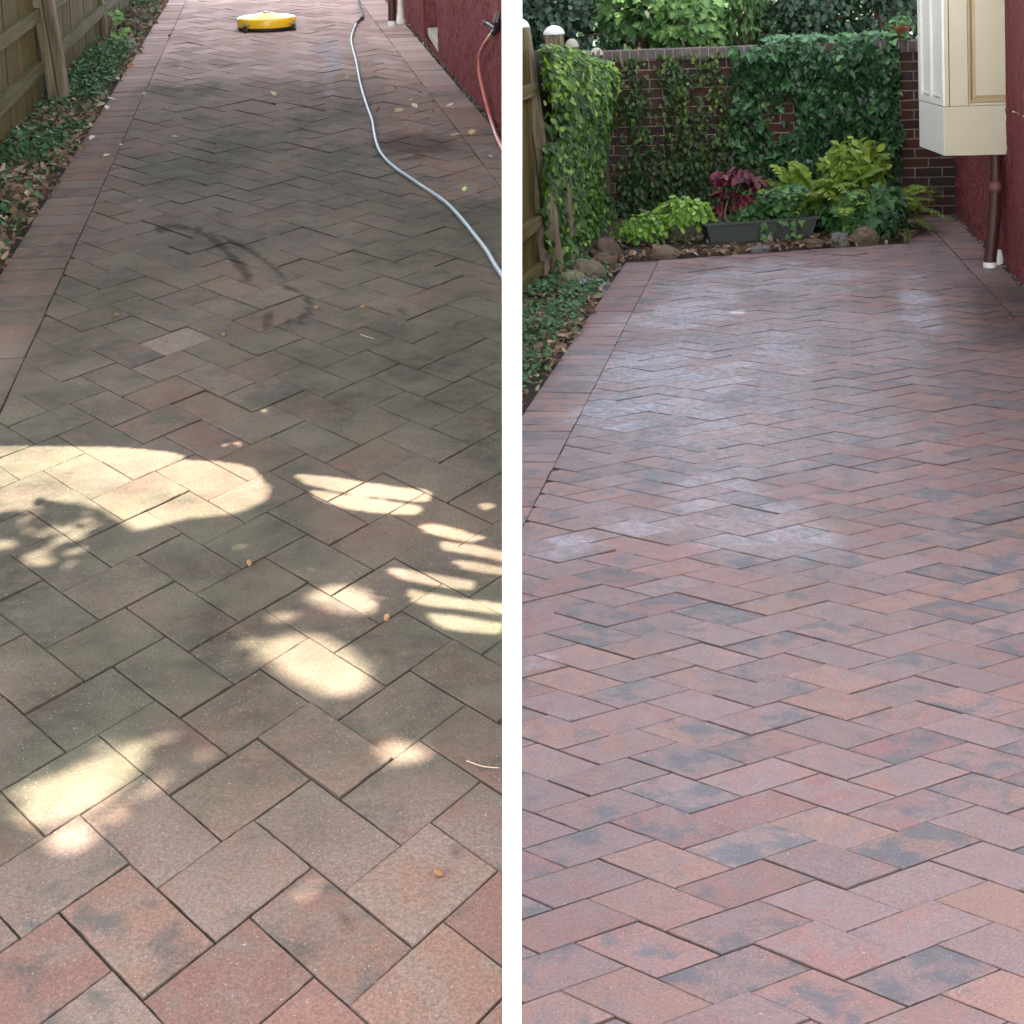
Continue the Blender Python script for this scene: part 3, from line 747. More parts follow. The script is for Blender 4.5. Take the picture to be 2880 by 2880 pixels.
M['cap_gray'] = plain('weathered_cap', (0.30, 0.28, 0.22), 0.6, 0.2, var=0.4, sc=30, dirt=(0.14, 0.15, 0.09))
M['cap_white'] = plain('white_cap', (0.55, 0.54, 0.50), 0.5, 0.3, var=0.35, sc=25, dirt=(0.3, 0.29, 0.25))
# big split post, slightly leaning away from the yard
bp = post(fr_, 0.070, -0.23, 0.150, 0.13, 1.775, (-0.103, 0.0), M['wood_post'], 0.62, crack=0.022)
cap(bp, 0.070 - 0.103 * 1.775, -0.23, 1.778, 0.078, M['cap_white'])
p2 = post(fr_, 0.03, 0.52, 0.125, 0.12, 1.70, (-0.012, 0), M['wood_post'], 0.85, crack=0.01); cap(p2, 0.03 - 0.02, 0.52, 1.702, 0.076, M['cap_white'])
p3 = post(fr_, 0.03, 1.30, 0.085, 0.085, 1.575, (-0.012, 0), M['wood_post'], 0.7, crack=0.008); cap(p3, 0.03 - 0.018, 1.30, 1.577, 0.052, M['cap_gray'])
p4 = post(fr_, 0.055, 2.50, 0.105, 0.10, 1.455, (-0.02, 0), M['wood_dark'], 0.9, crack=0.008); cap(p4, 0.055 - 0.03, 2.50, 1.457, 0.056, M['cap_gray'])

# ------------------------------------------------------------------ garden brick wall with coping
t = NT('garden_brick'); P = t.obj()
sx = t.node('ShaderNodeSeparateXYZ'); t.put(sx.inputs[0], P); cb = t.node('ShaderNodeCombineXYZ')
t.put(cb.inputs[0], t.math('ADD', sx.outputs[0], sx.outputs[1])); t.put(cb.inputs[1], sx.outputs[2])
wob = t.noise(P, 9.0, 2.0, col=True)
vec = t.vmath('ADD', cb.outputs[0], t.vmath('MULTIPLY', t.vmath('SUBTRACT', wob, (0.5, 0.5, 0.5)), (0.010, 0.010, 0.010)))
br_ = t.node('ShaderNodeTexBrick'); t.put(br_.inputs['Vector'], vec)
for k, v in (('Scale', 1.0), ('Mortar Size', 0.0058), ('Mortar Smooth', 0.25), ('Bias', 0.0), ('Brick Width', 0.222), ('Row Height', 0.0815)): br_.inputs[k].default_value = v
br_.inputs['Color1'].default_value = (0.078, 0.028, 0.024, 1); br_.inputs['Color2'].default_value = (0.022, 0.017, 0.018, 1); br_.inputs['Mortar'].default_value = (0.26, 0.205, 0.17, 1)
n = t.noise(P, 28.0, 4.0, 0.7); n2 = t.noise(P, 2.2, 3.0)
c = t.mix(t.mapr(n, 0.35, 0.7, 0.0, 0.5), br_.outputs['Color'], (0.045, 0.03, 0.026))
c = t.mix(t.mapr(n2, 0.42, 0.66, 0.0, 0.45), c, (0.035, 0.034, 0.026))
t.base(c, 0.85, 0.1); t.bump(t.math('ADD', t.math('MULTIPLY', br_.outputs['Fac'], -1.0), t.math('MULTIPLY', n, 0.3)), 0.8, 0.008); M['brick'] = t.mat
gw = empty('garden_wall', MR, (-0.75, 14.68, 0), label='dark red brick garden wall with ivy and a row of upright coping bricks', cat='wall')
b = MB(); b.box((-1.75, 0, -0.1), (1.56, 0.215, 1.39)); b.build('brick_face', M['brick'], gw)
M['mortar'] = plain('mortar', (0.30, 0.26, 0.22), 0.9, 0.2, var=0.3, sc=40)
M['coping_brick'] = plain('coping_brick', (0.060, 0.048, 0.044), 0.85, 0.3, var=0.5, sc=11, dirt=(0.16, 0.135, 0.12), bump=0.6)
cp = MB(); x = -1.76
while x < 1.5:
    w = 0.066; cp.box((x, -0.022 + rl.gauss(0, 0.002), 1.392), (x + w, 0.237, 1.478 + rl.gauss(0, 0.0016)), lv=rl.random(), bev=0.005); x += w + 0.0095
co = cp.build('coping', M['coping_brick'], gw)
b = MB(); b.box((-1.75, -0.012, 1.3905), (1.52, 0.225, 1.470)); b.build('coping_mortar', M['mortar'], co)

# ------------------------------------------------------------------ house with the cream bay
hr = empty('bay_house', MR, (0.98, 12.1, 0), label='dark red stucco house corner with projecting cream bay beside the clean patio', cat='house')
off2 = lambda yy: xw_R(yy + 12.1) - 0.98
b = MB(); stucco_patch(b, off2, -3.6, 2.60, -0.1, 1.1, 520, 100)
stucco_patch(b, off2, -6.6, -3.6, -0.1, 1.1, 20, 10, amp=0.0); stucco_patch(b, off2, -6.6, 2.60, 1.1, 2.6, 20, 10, amp=0.0)
b.build('stucco_wall', M['stucco'], hr)
M['cream'] = plain('cream_paint', (0.43, 0.385, 0.275), 0.45, 0.4, var=0.12, sc=3.5, dirt=(0.37, 0.325, 0.23))
def Q(x, y, z): return (x - 0.98, y - 12.1, z)
bay = MB()
zb, zl, zt = 0.782, 1.118, 2.6
A, Bc, Cc, D = (0.585, 12.0), (1.25, 12.0), (1.25, 12.72), (0.446, 12.70)
def prism(mb, poly, z0, z1, bev=0.0):
    lo = [Q(x, y, z0) for x, y in poly]; hi = [Q(x, y, z1) for x, y in poly]
    mb.face(lo[::-1]); mb.face(hi)
    for i in range(len(poly)):
        j = (i + 1) % len(poly); mb.face([lo[i], lo[j], hi[j], hi[i]])
prism(bay, [A, Bc, Cc, D], zb, zl)
ux, uy = (D[0] - A[0]), (D[1] - A[1]); LL = math.hypot(ux, uy); ux /= LL; uy /= LL; nx_, ny_ = -uy, ux    # along the long face, outward normal
if nx_ > 0: nx_, ny_ = -nx_, -ny_
I = 0.014
core = [(A[0] + I * 1.4, A[1] + I), (Bc[0], Bc[1] + I), Cc, (D[0] + I, D[1])]
prism(bay, core, zl, zt)
bayo = bay.build('bay', M['cream'], hr)
def on_long(s, d, z): return Q(A[0] + ux * s + nx_ * d, A[1] + uy * s + ny_ * d, z)
def slab_long(mb, s0, s1, z0, z1, d0, d1, bv=0.006):
    o = [on_long(s0, d0, z0), on_long(s1, d0, z0), on_long(s1, d0, z1), on_long(s0, d0, z1)]
    p = [on_long(s0 + bv, d1, z0 + bv), on_long(s1 - bv, d1, z0 + bv), on_long(s1 - bv, d1, z1), on_long(s0 + bv, d1, z1)]
    mb.face(p)
    for i in range(4): j = (i + 1) % 4; mb.face([o[i], o[j], p[j], p[i]])
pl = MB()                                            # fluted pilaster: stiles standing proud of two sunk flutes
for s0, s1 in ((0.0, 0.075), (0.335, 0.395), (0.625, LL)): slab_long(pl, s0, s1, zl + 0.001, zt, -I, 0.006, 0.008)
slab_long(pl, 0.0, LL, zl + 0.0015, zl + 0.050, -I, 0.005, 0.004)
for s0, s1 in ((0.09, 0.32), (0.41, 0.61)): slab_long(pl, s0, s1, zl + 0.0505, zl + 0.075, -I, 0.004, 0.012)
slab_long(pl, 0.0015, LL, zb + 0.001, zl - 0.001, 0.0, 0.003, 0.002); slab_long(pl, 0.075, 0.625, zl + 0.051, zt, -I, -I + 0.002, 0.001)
pl.build('pilaster', plain('pilaster_skylit_cream', (0.60, 0.585, 0.53), 0.45, 0.35, var=0.08, sc=4), bayo)  # bay cream made paler here to stand for sky light on this face
fp = MB()
def slab_front(mb, x0, x1, z0, z1, y0, y1, bv):
    o = [Q(x0, y0, z0), Q(x1, y0, z0), Q(x1, y0, z1), Q(x0, y0, z1)]; p = [Q(x0 + bv, y1, z0 + bv), Q(x1 - bv, y1, z0 + bv), Q(x1 - bv, y1, z1), Q(x0 + bv, y1, z1)]
    mb.face(p)
    for i in range(4): j = (i + 1) % 4; mb.face([o[i], o[j], p[j], p[i]])
slab_front(fp, 0.592, 0.622, zl + 0.001, zt, 12.0 + I, 11.991, 0.004)
slab_front(fp, 0.622, 0.748, zl + 0.001, zt, 12.0 + I, 11.998, 0.003)
slab_front(fp, 0.748, 1.25, zl + 0.001, zl + 0.022, 12.0 + I, 11.9985, 0.003)
mo = MB()
# panel moulding: stepped frame, then the sunk panel
yb = 12.0 + I
for (a0, a1, d0, d1) in ((0.750, 0.760, 11.997, 11.990), (0.760, 0.778, 11.990, 12.012), (0.778, 0.800, 12.012, 12.004)):
    mo.face([Q(a0, d0, zl + (a0 - 0.750) + 0.022), Q(a1, d1, zl + (a1 - 0.750) + 0.022), Q(a1, d1, zt), Q(a0, d0, zt)])
    mo.face([Q(a0, d0, zl + (a0 - 0.750) + 0.022), Q(1.25, d0, zl + (a0 - 0.750) + 0.022), Q(1.25, d1, zl + (a1 - 0.750) + 0.022), Q(a1, d1, zl + (a1 - 0.750) + 0.022)])
fp.build('front_stile', M['cream'], bayo); mo.build('panel_moulding', plain('panel_moulding_shaded_cream', (0.36, 0.28, 0.165), 0.45, 0.4, var=0.1), bayo)  # moulding colour darkened to stand for shade inside the bevel
b = MB(); b.face([Q(0.799, 12.0035, zl + 0.071), Q(1.25, 12.0035, zl + 0.071), Q(1.25, 12.0035, zt), Q(0.799, 12.0035, zt)]); b.build('panel', M['cream'], bayo)

dp = empty('drain_pipe', MR, (0.878, 12.03, 0), label='dark brown drain pipe with rounded cap and white foot under the cream bay', cat='pipe')
b = MB(); b.tube([(0, 0, 0.035), (0.02, 0.0, 0.22), (0.034, 0.0, 0.385)], 0.043, 24); b.tube([(0.032, 0, 0.372), (0.036, 0, 0.40)], 0.047, 24); b.tube([(0.035, 0.0, 0.39), (0.041, 0, 0.545)], 0.040, 24)
b.build('pipe', M['pipe_brown'], dp)
b = MB(); b.lathe([(0.044, -0.05), (0.047, -0.02), (0.046, 0.005), (0.036, 0.022), (0.012, 0.030), (0.002, 0.030)], 24, (0.041, -0.012, 0.56), rot=Matrix.Rotation(R(68), 3, 'X')); b.build('cap', plain('cap_paint', (0.15, 0.05, 0.048), 0.5, 0.4), dp)
b = MB(); b.tube([(0.05, 0.055, 0.5), (0.052, 0.055, 0.85)], 0.034, 20); b.build('riser', M['pipe_brown'], dp)
b = MB(); b.lathe([(0.043, -0.01), (0.046, 0.015), (0.044, 0.037)], 24); b.build('foot', M['pvc'], dp)
b = MB(); b.lathe([(0.035, -0.01), (0.035, 0.05), (0.02, 0.10)], 20); tag(b.build('pipe_stub', M['pvc'], frame=MR, loc=(0.945, 12.16, 0)), 'small white pipe stub behind the brown pipe under the bay', 'pipe')

# pot and pale stone on the wall
pt = empty('flower_pot', MR, (0.375, 14.74, 1.477), label='small terracotta pot with a green plant standing on the brick wall', cat='flower pot')
M['terracotta'] = plain('terracotta', (0.25, 0.085, 0.045), 0.8, 0.3, var=0.3)
b = MB(); b.lathe([(0.040, 0.0), (0.058, 0.095), (0.064, 0.097), (0.066, 0.125), (0.058, 0.126), (0.054, 0.11), (0.0, 0.108)], 32); b.build('pot', M['terracotta'], pt)
stone('pale_stone', MR, (0.56, 14.72, 1.476), (0.065, 0.05, 0.032), stone_mat('pale_stone', (0.5, 0.49, 0.46), (0.3, 0.29, 0.27)), 'pale stone lying on the brick wall beside the bay', 4.4, 0.2, 0.15, cat='stone', sink=0.5)

# trough
M['trough'] = plain('green_gray_plastic', (0.042, 0.050, 0.047), 0.5, 0.4, var=0.4, sc=8, dirt=(0.055, 0.055, 0.048))
TA = math.atan2(0.30, 0.76)
tg = empty('planter_trough', MR, (-0.765, 13.18, 0.0), TA, label='long dark green planter trough behind the row of rocks', cat='planter')
b = MB(); n = 24
def ring(hx, hy, z, cr=0.02): return [(-hx, -hy, z), (hx, -hy, z), (hx, hy, z), (-hx, hy, z)]
rows = [ring(0.40, 0.075, 0.02), ring(0.44, 0.10, 0.185), ring(0.46, 0.115, 0.186), ring(0.46, 0.115, 0.206), ring(0.44, 0.098, 0.206), ring(0.43, 0.092, 0.17)]
b.grid(rows, 0.5, False, True); b.face(rows[0][::-1]); b.face(rows[-1]); b.build('trough_body', M['trough'], tg)
b = MB(); b.face([(-0.425, -0.09, 0.172), (0.425, -0.09, 0.172), (0.425, 0.09, 0.172), (-0.425, 0.09, 0.172)]); b.build('soil_fill', M['soil'], tg)

# rocks along the bed and by the fence
GR = 'rocks edging the planting bed'; G2 = 'rocks piled by the post fence'
def beds(x): return 12.40 + 0.38 * (x + 1.70)
for (x, dy, r, mt, lab, sd, rt, rg) in (
    (-1.44, 0.10, (0.135, 0.09, 0.085), 'stone_tan', 'tan wedge shaped rock leftmost along the planting bed edge', 2.2, 0.2, 0.12),
    (-1.02, 0.08, (0.085, 0.05, 0.04), 'stone_brown', 'low brown rock in front of the green trough', 5.7, 0.3, 0.2),
    (-0.74, 0.09, (0.105, 0.075, 0.050), 'stone_gray', 'flat rounded gray rock below the right half of the trough', 9.3, 0.3, 0.10),
    (-0.35, 0.10, (0.10, 0.08, 0.060), 'stone_brown', 'dark shadowed rock with leaf litter right of the trough', 11.7, 0.2, 0.22),
    (-0.15, 0.10, (0.085, 0.07, 0.095), 'stone_gray', 'gray upright rock half hidden in ivy left of the tan boulder', 14.1, 0.5, 0.2),
    (0.045, 0.10, (0.115, 0.08, 0.12), 'stone_tan', 'tall pointed tan boulder rightmost along the planting bed edge', 17.9, 0.4, 0.18)):
    stone('bed_rock', MR, (x, beds(x) + dy, 0), tuple(q * 0.88 for q in r), M[mt], lab, sd, rt, rg, GR)
stone('fence_rock', MR, (-1.855, 11.62, 0.02), (0.125, 0.11, 0.105), M['stone_tan'], 'rounded tan rock biggest of the pile by the post fence', 21.3, 0.4, 0.10, G2)
stone('fence_rock', MR, (-1.915, 11.30, 0.02), (0.105, 0.10, 0.09), M['stone_green'], 'mossy green rock in front of the tan one by the fence', 23.3, 0.1, 0.12, G2)
stone('fence_rock', MR, (-1.80, 11.98, 0.02), (0.10, 0.10, 0.09), M['stone_brown'], 'reddish brown rock behind the tan one by the fence', 25.1, 0.8, 0.22, G2)
stone('fence_rock', MR, (-1.83, 12.32, 0.04), (0.11, 0.10, 0.12), M['stone_brown'], 'rough brown rock farthest back in the pile by the fence', 28.6, 1.2, 0.30, G2)
b = MB(); P0 = [(-0.12, 0.10, 0.07), (-0.06, -0.14, 0.03), (0.06, -0.02, 0.02), (0.085, 0.30, 0.03), (-0.02, 0.22, 0.06)]; b.face(P0)
for i in range(5):
    p, q = P0[i], P0[(i + 1) % 5]; b.face([(p[0] * 1.05, p[1] * 1.05, -0.03), (q[0] * 1.05, q[1] * 1.05, -0.03), q, p])
tag(b.build('slate_slab', M['slate'], frame=MR, loc=(-1.765, 11.10, 0.012)), 'flat gray slate slab leaning at the patio edge before the mossy rock', 'rock', G2)

# ------------------------------------------------------------------ plants
M['ivy_fence'] = leaf_mat('fence_ivy_leaf', (0.008, 0.024, 0.004), (0.050, 0.115, 0.015), (0.24, 0.38, 0.050), 0.42, 0.35)
M['ivy_dark'] = leaf_mat('wall_ivy_leaf', (0.004, 0.014, 0.005), (0.022, 0.070, 0.024), (0.080, 0.195, 0.068), 0.36, 0.18)
M['vine'] = leaf_mat('creeper_leaf', (0.009, 0.022, 0.006), (0.034, 0.070, 0.017), (0.17, 0.21, 0.040), 0.42, 0.25)
M['lime'] = leaf_mat('lime_leaf', (0.040, 0.090, 0.012), (0.135, 0.26, 0.034), (0.29, 0.45, 0.070), 0.42, 0.30)
M['fern'] = leaf_mat('fern_leaf', (0.034, 0.062, 0.008), (0.125, 0.200, 0.024), (0.30, 0.40, 0.055), 0.45, 0.30)
M['mid'] = leaf_mat('broad_leaf', (0.009, 0.028, 0.009), (0.048, 0.125, 0.034), (0.15, 0.30, 0.078), 0.40, 0.25)
M['coleus'] = leaf_mat('burgundy_leaf', (0.022, 0.003, 0.006), (0.075, 0.007, 0.016), (0.23, 0.035, 0.060), 0.42, 0.2)
M['tree_bright'] = leaf_mat('bright_tree_leaf', (0.010, 0.030, 0.009), (0.070, 0.155, 0.040), (0.26, 0.42, 0.13), 0.45, 0.38)
M['tree_dark'] = leaf_mat('dark_tree_leaf', (0.005, 0.014, 0.008), (0.016, 0.038, 0.019), (0.045, 0.090, 0.040), 0.42, 0.2)
M['vinca'] = leaf_mat('ground_cover_leaf', (0.018, 0.045, 0.018), (0.040, 0.095, 0.034), (0.085, 0.16, 0.06), 0.48, 0.15, 0.35)
M['litter'] = leaf_mat('dry_leaf', (0.055, 0.030, 0.017), (0.18, 0.115, 0.070), (0.40, 0.31, 0.22), 0.75, 0.1, 0.3)
M['stem'] = plain('woody_stem', (0.075, 0.055, 0.038), 0.8, 0.3, var=0.3)
M['stem_green'] = plain('green_stem', (0.14, 0.14, 0.06), 0.6, 0.3, var=0.3)

def plant(name, frame, loc, mbs, label, cat, group=None):
    """mbs: list of (part name, MB with absolute yard coordinates, material)"""
    r = empty(name, frame, loc, label=label, cat=cat, group=group)
    for nm, b, m in mbs:
        b.v = [(x - loc[0], y - loc[1], z - loc[2]) for x, y, z in b.v]; b.build(nm, m, r)
    return r

# ivy over the fence of the right yard
iv = MB()
for k in range(9500):
    yy = rl.uniform(11.62, 14.62); top = 1.60 - 0.10 * (yy - 11.9) + 0.05 * nz(yy, 1, 1, 5)
    z = top * (1 - rl.random() ** 1.35) + 0.03
    dens = 0.8 + 0.5 * sstep(0.25, 0.8, z) + 0.4 * nz(yy, z, 7, 3.5)
    if yy < 12.15 and 0.95 < z < 1.36 and (z - 0.95) < 1.0 * (12.2 - yy) and rl.random() < 0.9: continue
    if rl.random() > dens: continue
    bulge = 0.05 + 0.19 * sstep(0.4, 1.35, z) * (0.5 + 0.7 * abs(nz(yy, z, 2, 2.2))) + 0.10 * (1 - sstep(0, 0.35, z))
    x = -2.19 + bulge * rl.uniform(0.35, 1.05)
    topness = sstep(top - 0.25, top, z)
    n = Vector((0.75, -0.45, 0.35 + 0.9 * topness)) + gv(0.33)
    leaf(iv, (x, yy, z), n, Vector((0.25, -0.2, -1.0)) + gv(0.35), rl.uniform(0.040, 0.070), 'oval' if rl.random() < 0.75 else 'ivy', min(1, max(0, 0.36 + 0.34 * sstep(0.9, 1.6, z) + rl.gauss(0, 0.27))), wide=1.1)
st = MB()
for k in range(16):
    yy = rl.uniform(11.9, 14.5); st.tube(smooth([(-2.17, yy, 0.0), (-2.15, yy + rl.uniform(-.2, .2), 0.5), (-2.14, yy + rl.uniform(-.3, .3), 1.0), (-2.12, yy + rl.uniform(-.4, .4), 1.5)], 4), 0.006, 6)
plant('fence_ivy', MR, (-2.15, 13.1, 0), [('leaves', iv, M['ivy_fence']), ('stem', st, M['stem'])], 'bright green ivy hanging over the post fence left of the brick wall', 'ivy')

# ivy on the brick wall
def wall_leaf(mb, x, z, d, size, kind, lv):
    n = Vector((0, -1, 0.45)) + gv(0.42)
    leaf(mb, (x, 14.66 - d, z), n, Vector((rl.gauss(0, 0.45), -0.1, -1)), size, kind, lv, wide=1.05)
iv = MB()
for k in range(8000):
    x = rl.uniform(-1.05, 0.40); z = rl.uniform(0.25, 1.56)
    e = 0.05 * nz(z, 5, 0, 5)
    dn = sstep(-0.62, -0.40, x + e) * (1 - 0.75 * (1 - sstep(0.25, 0.55, z)))
    dn = max(dn, 0.95 * sstep(0.95, 1.20, z + 0.12 * nz(x, 3, 1, 4)) * sstep(-1.15, -0.8, x))
    dn = max(dn, 0.35 * sstep(-1.1, -0.95, x))
    if -0.80 < x < -0.50 and 0.72 < z < 1.10 + 0.05 * nz(x, 9, 1, 9): dn *= 0.12
    if x > 0.34 + 1.1 * e or z > 1.47 + 0.13 * nz(x, 1, 1, 7): continue
    if rl.random() > dn: continue
    wall_leaf(iv, x, z, rl.uniform(0.01, 0.05) + 0.14 * rl.random() * max(0.1, 0.5 + nz(x, z, 5, 4)), rl.uniform(0.035, 0.085) , 'ivy', min(1, max(0, rl.gauss(0.38, 0.30))))
for k in range(240):
    x = rl.uniform(-0.75, 0.42); n = Vector((0, -0.4, 1)) + gv(0.3)
    leaf(iv, (x, rl.uniform(14.62, 14.85), 1.49 + rl.uniform(0, 0.06)), n, gv(1), rl.uniform(0.05, 0.08), 'ivy', rl.uniform(0.6, 1.0))
st = MB()
for x0 in (-0.9, -0.5, -0.2, 0.05, 0.25): st.tube(smooth([(x0, 14.67, 0.0), (x0 + rl.uniform(-.1, .1), 14.66, 0.5), (x0 + rl.uniform(-.2, .2), 14.65, 1.0), (x0 + rl.uniform(-.3, .3), 14.65, 1.4)], 4), 0.007, 6)
plant('wall_ivy', MR, (-0.2, 14.66, 0), [('leaves', iv, M['ivy_dark']), ('stem', st, M['stem'])], 'dense dark green ivy covering the right part of the brick wall', 'ivy')

iv = MB()
VN = []
for k in range(13):
    x0 = rl.uniform(-1.95, -0.95); pp = [(x0, 0.02)]
    a = rl.uniform(-0.5, 0.45)
    for j in range(7):
        pp.append((pp[-1][0] + a * 0.2 + rl.gauss(0, 0.06), pp[-1][1] + 0.21))
    VN.append(pp)
st = MB()
for pp in VN:
    st.tube(smooth([(x, 14.665, min(z, 1.42)) for x, z in pp], 4), 0.0045, 5)
    for j in range(len(pp) - 1):
        for q in range(rl.choice((6, 14, 24, 30))):
            u = rl.random(); x = pp[j][0] + (pp[j + 1][0] - pp[j][0]) * u + rl.gauss(0, 0.055); z = pp[j][1] + 0.21 * u + rl.gauss(0, 0.04)
            if not (-2.05 < x < -0.72) or z > 1.44: continue
            yl = 0.28 if (z > 0.95 and -1.5 < x < -1.1 and rl.random() < 0.45) else 0
            wall_leaf(iv, x, z, rl.uniform(0.01, 0.08), rl.uniform(0.035, 0.058), 'oval', min(1, max(0, rl.gauss(0.42, 0.2) + yl)))
for k in range(900):
    x = rl.uniform(-2.02, -0.75); z = abs(rl.gauss(0, 0.28)) + 0.05
    wall_leaf(iv, x, z, rl.uniform(0.01, 0.16), rl.uniform(0.04, 0.065), 'oval', min(1, max(0, rl.gauss(0.25, 0.2))))
for k in range(2600):
    x = rl.uniform(-2.04, -0.75); z = rl.uniform(0.03, 1.43)
    if rl.random() > 0.25 + 1.5 * max(0, nz(x, z, 11, 4.5)) + 0.35 * (1 - sstep(0.2, 0.8, z)): continue
    if nz(x, z, 15, 2.6) < -0.22: continue
    wall_leaf(iv, x, z, rl.uniform(0.005, 0.07), rl.uniform(0.03, 0.055), rl.choice(('oval', 'oval', 'ivy')), min(1, max(0, rl.gauss(0.38, 0.25))))
plant('wall_creeper', MR, (-1.4, 14.66, 0), [('leaves', iv, M['vine']), ('stem', st, M['stem'])], 'sparse creeper vine climbing the left part of the brick wall', 'creeper')

def mound(mb, c, r, n, size, kind, lvm, up=0.7, tipd=-0.3, shell=0.55, wide=1.0, lvs=0.2):
    for k in range(n):
        d = gv(); d.normalize()
        if d.z < -0.25: d.z = -d.z
        rr = shell + (1 - shell) * rl.random()
        rr *= 1 + 0.22 * nz(d.x * 2 + c[0], d.y * 2, d.z * 2 + c[1], 1.3)
        p = Vector((c[0] + d.x * r[0] * rr, c[1] + d.y * r[1] * rr, c[2] + d.z * r[2] * rr))
        if p.z < 0.01: continue
        nn = Vector((d.x * 0.6, d.y * 0.6 - 0.15, up)) + gv(0.33)
        leaf(mb, p, nn, Vector((d.x, d.y, tipd)) + gv(0.35), rl.uniform(*size), kind, min(1, max(0, rl.gauss(lvm, lvs))), wide=wide, curl=0.15)

# lime mound left of the trough
b = MB(); mound(b, (-1.33, 13.08, 0.20), (0.26, 0.16, 0.20), 520, (0.045, 0.075), 'oval', 0.55, 0.9); mound(b, (-1.62, 12.95, 0.13), (0.24, 0.16, 0.15), 420, (0.04, 0.065), 'oval', 0.40, 0.9)
s_ = MB()
for k in range(14):
    s_.tube(smooth([(-1.35 + rl.gauss(0, .06), 13.1, 0.0), (-1.35 + rl.gauss(0, .15), 13.06, 0.18), (-1.4 + rl.gauss(0, .2), 13.03 + rl.gauss(0, .05), 0.30)], 4), 0.004, 5)
plant('lime_plant', MR, (-1.42, 13.05, 0), [('leaves', b, M['lime']), ('stem', s_, M['stem_green'])], 'low lime green leafy plant left of the planter trough', 'plant')

# burgundy coleus
b = MB(); s_ = MB(); heads = []
for (hx, hy, hz, nn, rr) in ((-1.03, 13.18, 0.52, 60, 0.11), (-0.87, 13.22, 0.53, 70, 0.13), (-0.78, 13.2, 0.47, 45, 0.09), (-0.98, 13.14, 0.40, 30, 0.09), (-1.06, 13.14, 0.30, 16, 0.06), (-0.90, 13.2, 0.33, 20, 0.10)):
    heads.append((hx, hy, hz))
    for k in range(nn):
        a = rl.uniform(0, 6.28); e = rl.uniform(-0.3, 0.9); d = Vector((math.cos(a) * math.cos(e), math.sin(a) * math.cos(e), math.sin(e)))
        p = Vector((hx, hy, hz)) + d * rr * rl.uniform(0.15, 0.85)
        leaf(b, p, Vector((d.x * 0.5, d.y * 0.5 - 0.25, 0.9)) + gv(0.25), Vector((d.x, d.y, -0.25)), rl.uniform(0.06, 0.105), 'oval', min(1, max(0, rl.gauss(0.42, 0.26))), curl=0.18, wide=0.85)
for hx, hy, hz in heads: s_.tube(smooth([(-1.06 + 0.1 * rl.random(), 13.16, 0.15), ((hx - 1.05) / 2, hy - 0.02, hz * 0.6), (hx, hy, hz)], 5), [0.007] * 11, 6)
plant('coleus', MR, (-1.0, 13.17, 0.17), [('leaves', b, M['coleus']), ('stem', s_, M['stem_green'])], 'burgundy leaved plant growing up out of the planter trough', 'plant')

# leafy trailing plant in the trough and spilling right of it
b = MB(); ca, sa = math.cos(TA), math.sin(TA)
for k in range(620):
    u = rl.uniform(-0.15, 0.40); w = rl.uniform(-0.11, 0.11); hgt = 0.10 + 0.14 * sstep(-0.1, 0.25, u)
    p = Vector((-0.80 + ca * u - sa * w, 13.17 + sa * u + ca * w, 0.19 + rl.random() * hgt))
    leaf(b, p, Vector((0, -0.4, 0.9)) + gv(0.35), gv(1), rl.uniform(0.045, 0.075), 'ivy', min(1, max(0, rl.gauss(0.5, 0.22))))
for k in range(26):
    u = rl.uniform(0.02, 0.36); z = rl.uniform(0.05, 0.2)
    if 0.06 < u < 0.30 and z < 0.12 and rl.random() < 0.5: continue
    p = Vector((-0.80 + ca * u + sa * 0.125, 13.17 + sa * u - ca * 0.125 - rl.uniform(0, 0.05), z))
    leaf(b, p, Vector((0.1, -0.9, 0.5)) + gv(0.3), Vector((rl.gauss(0, .5), -0.3, -1)), rl.uniform(0.04, 0.06), 'ivy', rl.uniform(0.3, 0.9))
plant('trough_plant', MR, (-0.65, 13.2, 0.18), [('leaves', b, M['mid'])], 'green ivy like plant filling and trailing over the trough', 'plant')

# ferns
def frond(mb, sb, base, az, el, ln, arch, pl_, lv):
    base = Vector(base); d = Vector((math.cos(az) * math.cos(el), math.sin(az) * math.cos(el), math.sin(el)))
    sd = Vector((-math.sin(az), math.cos(az), 0)); pts = []
    N = 24
    for k in range(N + 1):
        u = k / N; p = base + d * ln * u + Vector((math.cos(az), math.sin(az), 0)) * ln * arch * 0.5 * u * u - Vector((0, 0, 1)) * ln * arch * u * u * u
        pts.append(p)
    sb.tube(pts, [0.004 * (1 - 0.8 * k / N) for k in range(N + 1)], 5)
    for k in range(4, N):
        u = k / N; w = pl_ * (math.sin(math.pi * min(1, (u - 0.08) * 1.06)) ** 0.7) if u > 0.1 else 0
        tdir = (pts[min(k + 1, N)] - pts[k - 1]).normalized(); up = sd.cross(tdir)
        if up.z < 0: up = -up
        for s in (-1, 1):
            tip = sd * s + tdir * 0.45 - Vector((0, 0, 0.18))
            leaf(mb, pts[k] + tip * w * 0.12, up + gv(0.10), tip, max(0.02, w), 'long', min(1, max(0, lv + rl.gauss(0, 0.10))), fold=0.12, curl=0.22, wide=1.25)
f1 = MB(); s1 = MB()
for k in range(26):
    az = rl.uniform(0, 6.28); frond(f1, s1, (-0.33 + rl.gauss(0, .05), 13.75 + rl.gauss(0, .05), 0.08), az, rl.uniform(0.85, 1.35), rl.uniform(0.58, 0.80), rl.uniform(0.25, 0.6), rl.uniform(0.085, 0.12), rl.uniform(0.35, 0.8))
for az, el, ln in ((2.5, 1.15, 0.75), (2.9, 0.8, 0.66), (-2.6, 0.65, 0.6), (2.2, 1.35, 0.72)): frond(f1, s1, (-0.36, 13.74, 0.08), az, el, ln, 0.3, 0.11, 0.7)
